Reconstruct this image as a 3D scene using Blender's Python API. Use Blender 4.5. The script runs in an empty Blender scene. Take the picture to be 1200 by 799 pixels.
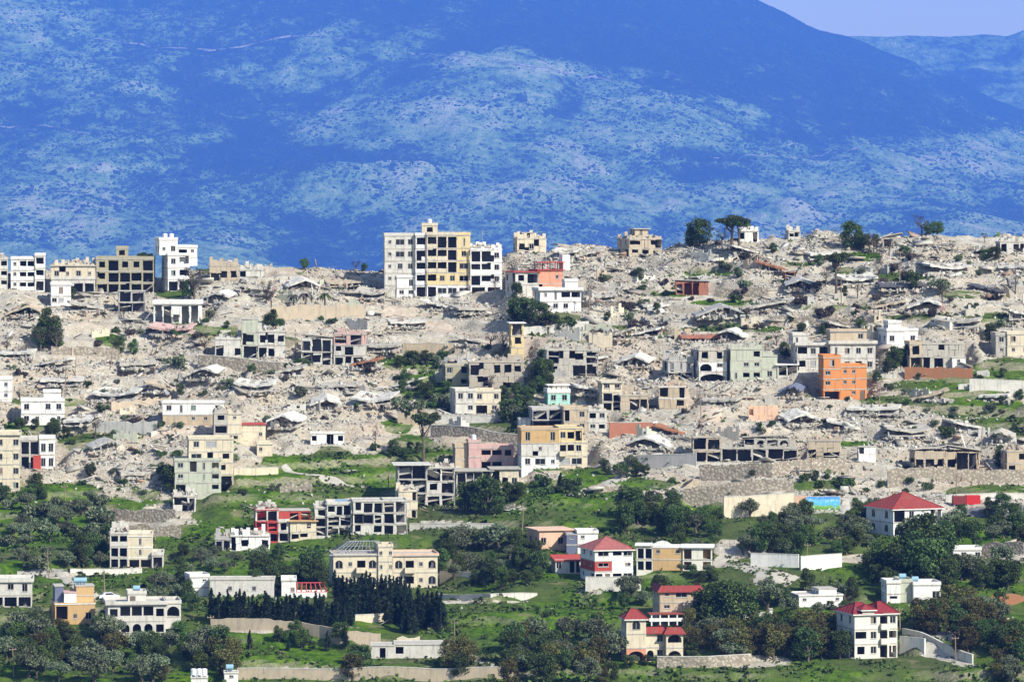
import bpy, math, random
import numpy as np
from mathutils import Vector, Matrix
R = math.radians
SC = bpy.context.scene
COL = SC.collection

# ------------------------------------------------------------------ camera, sky, sun, exposure
F = 5647.0           # focal length in pixels of a 1200 px wide frame
HR = 220.0           # row of the horizon in that frame
cam = bpy.data.cameras.new('camera')
cam.sensor_width = 36.0
cam.lens = 36.0 * F / 1200.0
cam.shift_y = -(399.5 - HR) / 1200.0
cam.clip_start = 1.0
cam.clip_end = 60000.0
cam_ob = bpy.data.objects.new('camera', cam)
cam_ob.location = (0, 0, 0)
cam_ob.rotation_euler = (R(90), 0, 0)
COL.objects.link(cam_ob)
SC.camera = cam_ob

SUN_EL, SUN_AZ = 38.0, 48.0      # azimuth: degrees to the right of straight behind the camera
sdir = Vector((math.sin(R(SUN_AZ)) * math.cos(R(SUN_EL)), -math.cos(R(SUN_AZ)) * math.cos(R(SUN_EL)), math.sin(R(SUN_EL))))
world = bpy.data.worlds.new('World')
SC.world = world
world.use_nodes = True
wn = world.node_tree
bg = wn.nodes['Background']
sky = wn.nodes.new('ShaderNodeTexSky')
sky.sky_type = 'NISHITA'
sky.sun_disc = False
sky.sun_elevation = R(SUN_EL)
sky.sun_rotation = math.atan2(sdir.x, sdir.y)
sky.altitude = 400
sky.dust_density = 0.8
sky.air_density = 1.1
sky.ozone_density = 1.2
wn.links.new(sky.outputs[0], bg.inputs[0])
bg.inputs[1].default_value = 0.10
sun = bpy.data.lights.new('sun', 'SUN')
sun.energy = 4.4
sun.angle = R(0.53)
sun.color = (1.0, 0.95, 0.85)
sun_ob = bpy.data.objects.new('sun', sun)
sun_ob.rotation_euler = sdir.to_track_quat('Z', 'Y').to_euler()
sun_ob.location = (200, 600, 300)
COL.objects.link(sun_ob)
SC.view_settings.view_transform = 'Standard'
SC.view_settings.look = 'None'
SC.view_settings.exposure = 0.78
SC.view_settings.gamma = 1.0
SC.view_settings.use_curve_mapping = False
SC.cycles.max_bounces = 5
SC.cycles.diffuse_bounces = 3
SC.cycles.glossy_bounces = 2
SC.cycles.transmission_bounces = 2
SC.cycles.volume_bounces = 1
SC.cycles.use_denoising = True
SC.cycles.use_adaptive_sampling = True

rnd = random.Random(7)
nrng = np.random.default_rng(11)

# ------------------------------------------------------------------ helpers
_perm = nrng.random((256, 256))
def vnoise(x, y, s):
    x = np.asarray(x, float) / s + 37.2; y = np.asarray(y, float) / s + 91.7
    xi = np.floor(x).astype(int); yi = np.floor(y).astype(int)
    fx = x - xi; fy = y - yi
    fx = fx * fx * (3 - 2 * fx); fy = fy * fy * (3 - 2 * fy)
    a = _perm[xi & 255, yi & 255]; b = _perm[(xi + 1) & 255, yi & 255]
    c = _perm[xi & 255, (yi + 1) & 255]; d = _perm[(xi + 1) & 255, (yi + 1) & 255]
    return (a * (1 - fx) + b * fx) * (1 - fy) + (c * (1 - fx) + d * fx) * fy
def fbm(x, y, s, o=4, g=0.5):
    r = 0; a = 1; t = 0
    for k in range(o):
        r = r + a * vnoise(x + 13.7 * k, y - 7.3 * k, s / 2 ** k); t += a; a *= g
    return r / t
def sstep(a, b, x):
    t = np.clip((x - a) / (b - a), 0, 1)
    return t * t * (3 - 2 * t)

class MB:
    """collects boxes, prisms and tubes and links them as one mesh object"""
    def __init__(s): s.v = []; s.f = []
    def add(s, vs, fs, M=None):
        n = len(s.v)
        if M is not None: vs = [M @ Vector(p) for p in vs]
        s.v.extend([tuple(p) for p in vs]); s.f.extend([tuple(i + n for i in q) for q in fs])
        return s
    def box(s, x0, y0, z0, x1, y1, z1, M=None):
        return s.add([(x0, y0, z0), (x1, y0, z0), (x1, y1, z0), (x0, y1, z0), (x0, y0, z1), (x1, y0, z1), (x1, y1, z1), (x0, y1, z1)],
                     [(0, 3, 2, 1), (4, 5, 6, 7), (0, 1, 5, 4), (1, 2, 6, 5), (2, 3, 7, 6), (3, 0, 4, 7)], M)
    def prism(s, poly, y0, y1, M=None):            # polygon in xz pushed along y
        n = len(poly)
        vs = [(p[0], y0, p[1]) for p in poly] + [(p[0], y1, p[1]) for p in poly]
        fs = [tuple(range(n)), tuple(range(2 * n - 1, n - 1, -1))] + [(i, n + i, n + (i + 1) % n, (i + 1) % n) for i in range(n)]
        return s.add(vs, fs, M)
    def tube(s, pts, rad, n=6, M=None):
        vs = []; fs = []
        pts = [Vector(p) for p in pts]
        for i, p in enumerate(pts):
            d = (pts[min(i + 1, len(pts) - 1)] - pts[max(i - 1, 0)]).normalized()
            a = d.orthogonal().normalized(); b = d.cross(a)
            r = rad[i] if isinstance(rad, (list, tuple)) else rad
            for k in range(n):
                t = 2 * math.pi * k / n
                vs.append(p + a * (r * math.cos(t)) + b * (r * math.sin(t)))
        for i in range(len(pts) - 1):
            for k in range(n):
                fs.append((i * n + k, i * n + (k + 1) % n, (i + 1) * n + (k + 1) % n, (i + 1) * n + k))
        fs.append(tuple(range(n - 1, -1, -1))); fs.append(tuple(range((len(pts) - 1) * n, len(pts) * n)))
        return s.add(vs, fs, M)
    def mesh(s, name, mat):
        me = bpy.data.meshes.new(name)
        me.from_pydata(s.v, [], s.f)
        if mat: me.materials.append(mat)
        return me
    def build(s, name, mat, parent=None):
        return link(name, s.mesh(name, mat), parent)
def link(name, me, parent=None):
    o = bpy.data.objects.new(name, me)
    COL.objects.link(o)
    if parent: o.parent = parent
    return o
def tag(o, label=None, cat=None, group=None, kind=None):
    if label: o['label'] = label
    if cat: o['category'] = cat
    if group: o['group'] = group
    if kind: o['kind'] = kind
    return o
def empty(name, loc, rz=0):
    o = bpy.data.objects.new(name, None)
    o.empty_display_size = 1.0
    o.location = loc; o.rotation_euler = (0, 0, rz)
    COL.objects.link(o)
    return o
def npmesh(name, verts, faces, mat, attrs=None, smooth=False):
    """numpy quads/tris -> mesh; attrs: name -> (domain, type, data)"""
    me = bpy.data.meshes.new(name)
    k = faces.shape[1]
    me.vertices.add(len(verts)); me.vertices.foreach_set('co', np.ascontiguousarray(verts, dtype=np.float32).ravel())
    me.loops.add(faces.size); me.loops.foreach_set('vertex_index', np.ascontiguousarray(faces, dtype=np.int32).ravel())
    me.polygons.add(len(faces)); me.polygons.foreach_set('loop_start', np.arange(0, faces.size, k, dtype=np.int32))
    if smooth: me.polygons.foreach_set('use_smooth', np.ones(len(faces), dtype=bool))
    me.update(calc_edges=True)
    for n, (dom, typ, data) in (attrs or {}).items():
        a = me.attributes.new(n, typ, dom)
        a.data.foreach_set('color' if typ == 'FLOAT_COLOR' else 'value', np.ascontiguousarray(data, dtype=np.float32).ravel())
    if mat: me.materials.append(mat)
    return me
def gridfaces(ny, nx):
    i = np.arange(ny - 1)[:, None] * nx + np.arange(nx - 1)[None, :]
    return np.stack([i, i + 1, i + nx + 1, i + nx], -1).reshape(-1, 4)

# ------------------------------------------------------------------ materials
def nt(name):
    m = bpy.data.materials.new(name); m.use_nodes = True
    t = m.node_tree; b = t.nodes['Principled BSDF']
    b.inputs['Roughness'].default_value = 0.85
    b.inputs['Specular IOR Level'].default_value = 0.2
    return m, t, b
def N(t, typ, **kw):
    n = t.nodes.new(typ)
    for k, v in kw.items():
        if k in n.inputs: n.inputs[k].default_value = v
        else: setattr(n, k, v)
    return n
def noise(t, vec, scale, detail=4, rough=0.6):
    n = t.nodes.new('ShaderNodeTexNoise'); n.inputs['Scale'].default_value = scale
    n.inputs['Detail'].default_value = detail; n.inputs['Roughness'].default_value = rough
    if vec is not None: t.links.new(vec, n.inputs['Vector'])
    return n.outputs['Fac']
def ramp(t, fac, stops):
    r = t.nodes.new('ShaderNodeValToRGB'); t.links.new(fac, r.inputs[0])
    e = r.color_ramp.elements
    while len(e) > 1: e.remove(e[-1])
    e[0].position = stops[0][0]; e[0].color = (*stops[0][1], 1) if len(stops[0][1]) == 3 else stops[0][1]
    for p, c in stops[1:]:
        q = e.new(p); q.color = (*c, 1) if len(c) == 3 else c
    return r.outputs[0]
def mix(t, fac, a, b, mode='MIX'):
    m = t.nodes.new('ShaderNodeMix'); m.data_type = 'RGBA'; m.blend_type = mode; m.clamp_factor = True
    for s, v in ((0, fac), (6, a), (7, b)):
        if hasattr(v, 'links') or hasattr(v, 'is_linked'): t.links.new(v, m.inputs[s])
        elif s == 0: m.inputs[0].default_value = v
        else: m.inputs[s].default_value = (*v, 1)
    return m.outputs[2]
def mth(t, op, a, b=None, clamp=False):
    m = t.nodes.new('ShaderNodeMath'); m.operation = op; m.use_clamp = clamp
    for i, v in ((0, a), (1, b)):
        if v is None: continue
        if hasattr(v, 'is_linked'): t.links.new(v, m.inputs[i])
        else: m.inputs[i].default_value = v
    return m.outputs[0]
def attr(t, name, out='Fac'):
    a = t.nodes.new('ShaderNodeAttribute'); a.attribute_name = name
    return a.outputs[out]
def gpos(t): return t.nodes.new('ShaderNodeNewGeometry').outputs['Position']
def scalev(t, v, s):
    m = t.nodes.new('ShaderNodeMapping'); m.inputs['Scale'].default_value = s
    t.links.new(v, m.inputs['Vector']); return m.outputs[0]
def bump(t, b, h, dist=0.1, strength=0.6):
    n = t.nodes.new('ShaderNodeBump'); n.inputs['Distance'].default_value = dist; n.inputs['Strength'].default_value = strength
    t.links.new(h, n.inputs['Height']); t.links.new(n.outputs[0], b.inputs['Normal'])
_mats = {}
def wallmat(name, c, dirt=0.5, rough=0.85):
    """painted or bare masonry: blotches, vertical run-off streaks and patches of lost paint that keep to the wall"""
    if name in _mats: return _mats[name]
    m, t, b = nt(name)
    p = gpos(t)
    a = noise(t, p, 0.55, 5)
    s = noise(t, scalev(t, p, (1.8, 1.8, 0.22)), 1.0, 4)
    f = noise(t, p, 3.2, 4, 0.7)
    k = ramp(t, a, [(0.38, (0, 0, 0)), (0.7, (1, 1, 1))])
    col = mix(t, mth(t, 'MULTIPLY', k, 0.55 * dirt), c, tuple(x * 0.55 + 0.03 for x in c))
    col = mix(t, mth(t, 'MULTIPLY', ramp(t, s, [(0.52, (0, 0, 0)), (0.72, (1, 1, 1))]), 0.7 * dirt), col, (0.17, 0.155, 0.13))
    col = mix(t, mth(t, 'MULTIPLY', ramp(t, f, [(0.6, (0, 0, 0)), (0.66, (1, 1, 1))]), 0.55 * dirt), col, (0.36, 0.33, 0.29))
    g = noise(t, p, .9, 6, .75)
    col = mix(t, mth(t, 'MULTIPLY', ramp(t, g, [(.57, (0,) * 3), (.61, (1,) * 3)]), .8 * dirt), col, tuple(x * .5 + .12 for x in c))
    col = mix(t, mth(t, 'MULTIPLY', ramp(t, g, [(.34, (1,) * 3), (.38, (0,) * 3)]), .6 * dirt), col, (.20, .18, .155))
    t.links.new(col, b.inputs['Base Color']); b.inputs['Roughness'].default_value = rough
    bump(t, b, f, 0.05, 0.5)
    _mats[name] = m
    return m
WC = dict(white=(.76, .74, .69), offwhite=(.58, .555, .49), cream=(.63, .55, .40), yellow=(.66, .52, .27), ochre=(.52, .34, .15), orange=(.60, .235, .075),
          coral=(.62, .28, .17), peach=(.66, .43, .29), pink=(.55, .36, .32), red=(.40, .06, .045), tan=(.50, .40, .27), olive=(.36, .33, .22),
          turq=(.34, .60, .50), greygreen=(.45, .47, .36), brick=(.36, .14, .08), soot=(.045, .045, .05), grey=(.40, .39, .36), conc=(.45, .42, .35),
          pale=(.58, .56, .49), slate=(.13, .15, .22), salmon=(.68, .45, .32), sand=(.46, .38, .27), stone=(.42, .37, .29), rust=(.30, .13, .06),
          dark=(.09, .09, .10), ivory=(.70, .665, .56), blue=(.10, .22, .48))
DIRT = dict(ivory=.35, white=.5, offwhite=.8, cream=.65, yellow=.5, orange=.35, coral=.5, soot=.2, red=.3, conc=1, grey=1, pale=.8, dark=.2, sand=.8, tan=.8)
def M_(k): return wallmat(k + '_wall', WC[k], DIRT.get(k, .55))

# ------------------------------------------------------------------ the hill: heights
CR_PX = [-400, 0, 60, 130, 200, 250, 300, 350, 400, 450, 520, 570, 600, 640, 700, 750, 800, 860, 900, 950, 1000, 1050, 1100, 1150, 1200, 1600]
CR_RW = [322, 318, 321, 328, 326, 311, 311, 315, 315, 322, 324, 316, 299, 294, 291, 297, 285, 281, 279, 279, 284, 279, 276, 281, 281, 290]
_cp = np.arange(-420, 1621, 10.0)
_cr = np.convolve(np.pad(np.interp(_cp, CR_PX, CR_RW), 6, mode='edge'), np.hanning(15)[1:-1] / np.hanning(15).sum(), 'valid')
Y0, YR = 880.0, 1215.0
def rowcol(X, Y, Z): return 600 + F * X / Y, HR - F * Z / Y
def hill(X, Y):
    X = np.asarray(X, float); Y = np.asarray(Y, float)
    px = 600 + F * X / np.maximum(Y, 300)
    cr = np.interp(px, _cp, _cr)
    yr = YR + 14 * (fbm(X, Y * 0 + 5, 60, 2) - .5)
    t = np.clip((Y - Y0) / (yr - Y0), -0.6, 1)
    row = 832 + (cr - 832) * (t + 0.035 * np.sin(t * 9.4))
    z = -(row - HR) / F * np.minimum(Y, yr)
    far = np.maximum(Y - yr, 0)
    z = z - far * 0.16 - 0.0016 * far ** 2
    z = z + (5.5 * (fbm(X, Y, 60, 3) - .5) + 1.6 * (fbm(X, Y, 11, 3) - .5)) * sstep(0, .12, 1 - t)
    # terraces: nearly level treads and steep risers
    st = 3.1
    u = z / st + 1.3 * fbm(X, Y * .6, 70, 2) + .25 * fbm(X, Y, 9, 2)
    fl = np.floor(u); fr = u - fl
    zt = st * (fl + 0.25 * fr + 0.75 * sstep(.62, .88, fr)) - st * (u - z / st)
    wgt = .8 * sstep(0.0, .06, 1 - t)
    z = z * (1 - wgt) + zt * wgt
    # the near side of the valley and the rise the photographer stands on
    near = np.interp(Y, [-400, 0, 60, 420, 700, Y0], [-2.2, -2.2, -8, -95, -118, -97])
    w = sstep(0, 1, (Y0 - Y) / 60)
    z = np.where(Y < Y0, z * (1 - w) + near * w, z)
    val = np.interp(Y, [1200, 1600, 5000, 20000], [-165, -165, -230, -620]) + 20 * (fbm(X, Y, 900, 3) - .5)
    return np.where(Y > YR + 20, np.maximum(z, val), z)

STEP = 0.75
gx = np.arange(-176, 176.01, STEP); gy = np.arange(866, 1262.01, STEP)
GX, GY = np.meshgrid(gx, gy)
GZ = hill(GX, GY)
def bil(A, x, y):
    fx = (np.asarray(x, float) - gx[0]) / STEP; fy = (np.asarray(y, float) - gy[0]) / STEP
    ix = np.clip(np.floor(fx).astype(int), 0, len(gx) - 2); iy = np.clip(np.floor(fy).astype(int), 0, len(gy) - 2)
    u = np.clip(fx - ix, 0, 1); v = np.clip(fy - iy, 0, 1)
    return (A[iy, ix] * (1 - u) + A[iy, ix + 1] * u) * (1 - v) + (A[iy + 1, ix] * (1 - u) + A[iy + 1, ix + 1] * u) * v
def gz(x, y): return float(bil(GZ, x, y))
_ys = np.arange(868, 1260, 0.25)
def at(px, row):
    """the point of the hill seen at a place of the photograph"""
    xs = (px - 600) / F * _ys
    r = HR - F * bil(GZ, xs, _ys) / _ys
    k = np.nonzero(r <= row)[0]
    i = k[0] if len(k) else int(np.argmin(r))
    return Vector((xs[i], _ys[i], gz(xs[i], _ys[i])))

# where grass grows and where broken masonry lies (0..1 over the hill)
GR_PX = [-50, 0, 60, 130, 190, 250, 300, 350, 420, 470, 520, 600, 640, 700, 760, 850, 930, 1000, 1060, 1200, 1260]
GR_RW = [565, 565, 580, 592, 585, 555, 548, 545, 533, 540, 560, 565, 560, 560, 590, 598, 585, 600, 610, 608, 608]
GREEN = [(450, 548, 45, 16), (400, 565, 60, 12), (330, 548, 30, 8), (485, 520, 30, 14), (500, 455, 50, 22), (560, 475, 60, 12), (600, 445, 30, 14), (480, 425, 40, 10),
         (640, 385, 40, 9), (660, 372, 20, 5), (845, 320, 28, 5), (940, 568, 60, 7), (1110, 452, 55, 12), (1140, 478, 50, 10), (1175, 500, 45, 11), (1185, 432, 36, 12), (1020, 440, 20, 6), (940, 330, 40, 4), (1060, 325, 40, 5), (1160, 372, 30, 5), (1150, 292, 22, 4),
         (730, 385, 30, 4), (760, 390, 25, 3), (1160, 575, 60, 8), (760, 562, 35, 12), (130, 398, 20, 9), (320, 375, 10, 6), (1060, 420, 20, 10), (700, 555, 40, 14), (30, 505, 30, 8), (60, 575, 70, 10),
         (650, 585, 70, 16), (640, 545, 30, 6), (210, 385, 26, 8), (985, 318, 20, 5), (100, 520, 30, 8), (850, 355, 40, 3), (250, 315, 14, 4), (1010, 300, 30, 5), (470, 500, 24, 10), (700, 400, 50, 4), (880, 385, 60, 4), (1000, 360, 60, 4), (1080, 372, 40, 5), (1130, 345, 40, 4), (780, 345, 30, 4), (930, 310, 40, 3), (250, 390, 40, 6), (330, 400, 20, 5), (200, 345, 20, 5), (560, 395, 40, 5), (590, 415, 30, 8), (730, 470, 30, 4), (1050, 470, 40, 5), (1000, 520, 30, 4), (150, 510, 60, 5), (60, 470, 40, 5), (820, 420, 30, 4), (560, 500, 60, 7), (520, 530, 50, 8)]
BARE = [(175, 612, 50, 20), (400, 590, 30, 6), (870, 645, 50, 12), (330, 735, 90, 5), (1000, 655, 40, 5), (150, 735, 25, 4), (470, 762, 50, 7), (70, 672, 30, 6), (330, 787, 60, 5), (520, 612, 40, 4),
        (1110, 600, 30, 6), (1190, 645, 30, 16), (860, 775, 60, 6), (690, 693, 20, 4), (600, 595, 24, 4), (800, 555, 60, 8), (1120, 745, 36, 7), (560, 705, 50, 2), (1040, 600, 20, 5)]
def masks(X, Y, Z):
    px, rw = rowcol(X, Y, Z)
    n = fbm(X + .3 * Y, 2.2 * Z + .2 * Y, 13, 5, .62) - .5
    g = sstep(-14, 10, rw + 70 * n - np.interp(px, GR_PX, GR_RW))
    for a, b, rx, ry in GREEN:
        g = np.maximum(g, sstep(1.25, .7, np.hypot((px - a) / rx, (rw - b) / ry) + 2.0 * n))
    for a, b, rx, ry in BARE:
        g = g * (1 - .9 * sstep(1.2, .7, np.hypot((px - a) / rx, (rw - b) / ry) + 2.0 * n))
    return g

# ------------------------------------------------------------------ houses
def plain(name, c, rough=.6, metal=0, spec=.3):
    if name in _mats: return _mats[name]
    m, t, b = nt(name)
    p = gpos(t)
    col = mix(t, mth(t, 'MULTIPLY', ramp(t, noise(t, p, 1.5, 4, .7), [(.4, (0,) * 3), (.65, (1,) * 3)]), .35), c, tuple(x * .6 + .02 for x in c))
    t.links.new(col, b.inputs['Base Color'])
    b.inputs['Roughness'].default_value = rough; b.inputs['Metallic'].default_value = metal; b.inputs['Specular IOR Level'].default_value = spec
    _mats[name] = m; return m
GLASS = plain('window_glass', (.015, .018, .022), .12, 0, .5)
FRAMEM = plain('window_frame', (.42, .41, .39), .6)
DARKF = plain('dark_frame', (.10, .09, .08), .6)
DOORM = plain('door_paint', (.16, .12, .09), .6)
STEEL = plain('steel', (.30, .31, .33), .5, .3)
SLAB = wallmat('slab_concrete', (.47, .44, .38), .8)
TANKM = plain('tank_white', (.74, .75, .76), .4)
TANKB = plain('tank_blue', (.25, .42, .55), .4)
def tilemat(name, c):
    if name in _mats: return _mats[name]
    m, t, b = nt(name); p = gpos(t)
    w = t.nodes.new('ShaderNodeTexWave'); w.inputs['Scale'].default_value = 1.3; w.inputs['Distortion'].default_value = 1.5
    t.links.new(p, w.inputs['Vector'])
    n = noise(t, p, 1.4, 5, .7)
    col = mix(t, ramp(t, n, [(.35, (0,) * 3), (.7, (1,) * 3)]), c, tuple(min(1, x * .5 + .03) for x in c))
    col = mix(t, mth(t, 'MULTIPLY', ramp(t, noise(t, p, .5, 5, .7), [(.56, (0,) * 3), (.64, (1,) * 3)]), .6), col, (.22, .12, .09))
    col = mix(t, mth(t, 'MULTIPLY', w.outputs[1], .25), col, tuple(x * .6 for x in c))
    t.links.new(col, b.inputs['Base Color']); bump(t, b, w.outputs[1], .08, .7)
    _mats[name] = m; return m
REDTILE = tilemat('red_roof_tiles', (.33, .05, .04))
PINKTILE = tilemat('faded_red_tiles', (.42, .13, .11))
DEEPTILE = tilemat('deep_red_tiles', (.30, .025, .03))
BRICKTILE = tilemat('brown_red_tiles', (.36, .09, .055))

SHUT = [plain('shutter_grey', (.34, .34, .33)), plain('shutter_brown', (.20, .13, .08)), plain('shutter_green', (.12, .20, .14))]
_wcache = {}
def winmesh(w, h, arch, mat):
    """a window: a frame with a mullion as one mesh, the pane as another (shared by all windows of the size)"""
    k = (round(w, 1), round(h, 1), arch, mat.name)
    if k in _wcache: return _wcache[k]
    w, h = k[0], k[1]; f = MB(); a = .09; p = MB()
    if not arch:
        f.box(-w / 2, .06, 0, w / 2, .16, a).box(-w / 2, .06, h - a, w / 2, .16, h).box(-w / 2, .06, a, -w / 2 + a, .16, h - a).box(w / 2 - a, .06, a, w / 2, .16, h - a).box(-.035, .07, a, .035, .15, h - a)
        f.box(-w / 2 - .08, -.07, -.08, w / 2 + .08, .06, -.003)
        p.box(-w / 2 + a, .10, a, w / 2 - a, .12, h - a)
    else:
        r = w / 2; hs = h - r * .8
        out = [(-r, 0), (r, 0)] + [(r * math.cos(q * math.pi / 8), hs + .8 * r * math.sin(q * math.pi / 8)) for q in range(9)]
        p.prism([(x * .93, z * .97 + .04) for x, z in out], .10, .12)
        f.box(-.035, .07, a, .035, .09, h - .2).box(-r - .08, -.07, -.08, r + .08, .06, -.003).box(-r, .06, 0, -r + a, .16, hs).box(r - a, .06, 0, r, .16, hs)
    _wcache[k] = (f.mesh('window', mat), p.mesh('pane', GLASS)); return _wcache[k]
_dcache = {}
def doormesh(w, h, mat):
    k = (round(w, 1), round(h, 1), mat.name)
    if k not in _dcache:
        d = MB().box(-w / 2, .08, 0, w / 2, .14, h)
        for z0, z1 in ((.15, h * .45), (h * .52, h - .15)): d.box(-w / 2 + .12, .05, z0, w / 2 - .12, .078, z1)
        _dcache[k] = d.mesh('door', mat)
    return _dcache[k]

def jbox(mb, x0, y0, z0, x1, y1, z1, M, jr):
    """a box; with jr, a bitten one: corners shifted, its face split and some pieces gone"""
    if jr is None: mb.box(x0, y0, z0, x1, y1, z1, M); return
    n = max(1, int((x1 - x0) / 1.1)); q = max(1, int((z1 - z0) / 1.3))
    xs = [x0] + [x0 + (x1 - x0) * (i + jr.uniform(-.25, .25)) / n for i in range(1, n)] + [x1]
    zs = [z0] + [z0 + (z1 - z0) * (i + jr.uniform(-.25, .25)) / q for i in range(1, q)] + [z1]
    for i in range(n):
        for j in range(q):
            if n * q > 1 and jr.random() < jr.skip: continue
            e = jr.e; yo = jr.uniform(-.05, .05)
            v = [(x + jr.uniform(-e, e), y + yo, z + jr.uniform(-e, e)) for (x, y, z) in ((xs[i], y0, zs[j]), (xs[i + 1], y0, zs[j]), (xs[i + 1], y1, zs[j]), (xs[i], y1, zs[j]), (xs[i], y0, zs[j + 1]), (xs[i + 1], y0, zs[j + 1]), (xs[i + 1], y1, zs[j + 1]), (xs[i], y1, zs[j + 1]))]
            mb.add(v, [(0, 3, 2, 1), (4, 5, 6, 7), (0, 1, 5, 4), (1, 2, 6, 5), (2, 3, 7, 6), (3, 0, 4, 7)], M)

def panel(mb, L, z0, h, holes, M, jr=None, th=.24):
    """wall from 0..L, z0..z0+h with rectangular or arched openings (x0, x1, za, zb, arch)"""
    holes = sorted(holes); x = 0
    if jr is not None and jr.wild:
        holes = [(a, b, za, zb, arch) if arch else (a - jr.uniform(-.15, .25), b + jr.uniform(-.15, .25), max(0, za - jr.uniform(-.1, .5)), min(h - .1, zb + jr.uniform(-.1, .3)), arch) for (a, b, za, zb, arch) in holes]
        ho = []
        for q in holes:
            a = max(q[0], ho[-1][1] + .15 if ho else .1); b = min(q[1], L - .1)
            if b > a + .3: ho.append((a, b) + q[2:])
        holes = ho
    for (a, b, za, zb, arch) in holes:
        if a > x + .01: jbox(mb, x, 0, z0, a, th, z0 + h, M, jr)
        if za > .01: jbox(mb, a, 0, z0, b, th, z0 + za, M, jr)
        if zb < h - .01: jbox(mb, a, 0, z0 + zb, b, th, z0 + h, M, jr)
        if arch:
            r = (b - a) / 2; rz = min(r, (zb - za) * .6); cx = (a + b) / 2; cz = z0 + zb - rz
            for sg in (-1, 1):
                pts = [(cx + sg * r * math.cos(q * math.pi / 10), cz + rz * math.sin(q * math.pi / 10)) for q in range(6)] + [(cx + sg * r, z0 + zb)]
                if sg > 0: pts = pts[::-1]
                mb.prism(pts, .004, th - .004, M)
        x = b
    if x < L - .01: jbox(mb, x, 0, z0, L, th, z0 + h, M, jr)

def bays(pat, W, h):
    """a storey's pattern -> holes and fittings. w W n s t glazed, x z blown out, o open bay, g dark opening, d door, b balcony, l loggia, a arch, v glazed arch"""
    n = len(pat); bw = W / n; H = []; fit = []
    for i, c in enumerate(pat):
        cx = (i + .5) * bw; top = h - .25
        def hole(w, za, zb, arch=False, kind=None):
            w = min(w, bw - .3); zb = min(zb, h - .3); za = min(za, zb - .5)
            H.append((cx - w / 2, cx + w / 2, za, zb, arch))
            if kind: fit.append((kind, cx, w, za, zb))
        if c == 'w': hole(1.25, .9, 2.25, False, 'window')
        elif c == 'W': hole(2.3, .85, 2.3, False, 'window')
        elif c == 'n': hole(.85, 1.1, 2.0, False, 'window')
        elif c == 's': hole(.6, .4, 2.4, False, 'window')
        elif c == 't': hole(1.1, .5, 2.4, False, 'window')
        elif c == 'x': hole(1.5, .8, 2.3)
        elif c == 'z': hole(2.6, .3, 2.5)
        elif c == 'o': hole(bw - .35, .0, top)
        elif c == 'l': hole(bw - .3, .95, top)
        elif c == 'g': hole(bw * .82, .0, 2.7)
        elif c == 'd': hole(1.1, .0, 2.15, False, 'door')
        elif c == 'b': hole(1.7, .02, 2.3); fit.append(('balcony', cx, bw - .1, 0, 1))
        elif c == 'a': hole(bw - .55, .0, h - .45, True)
        elif c == 'v': hole(1.6, .75, 2.35, True, 'arch')
        elif c == 'A': hole(bw - .6, .85, h - .4, True)
    return H, fit

PADS = []; LAND = []
def ragged(mb, x0, x1, y0, y1, z, hmax, rr, M=None, n=None):
    n = n or max(3, int((x1 - x0) / .8)); dx = (x1 - x0) / n
    for i in range(n):
        hh = hmax * rr.random() ** 1.6
        if hh > .08: mb.box(x0 + i * dx + .01, y0, z, x0 + (i + 1) * dx - .01, y1, z + hh, M)

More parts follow.
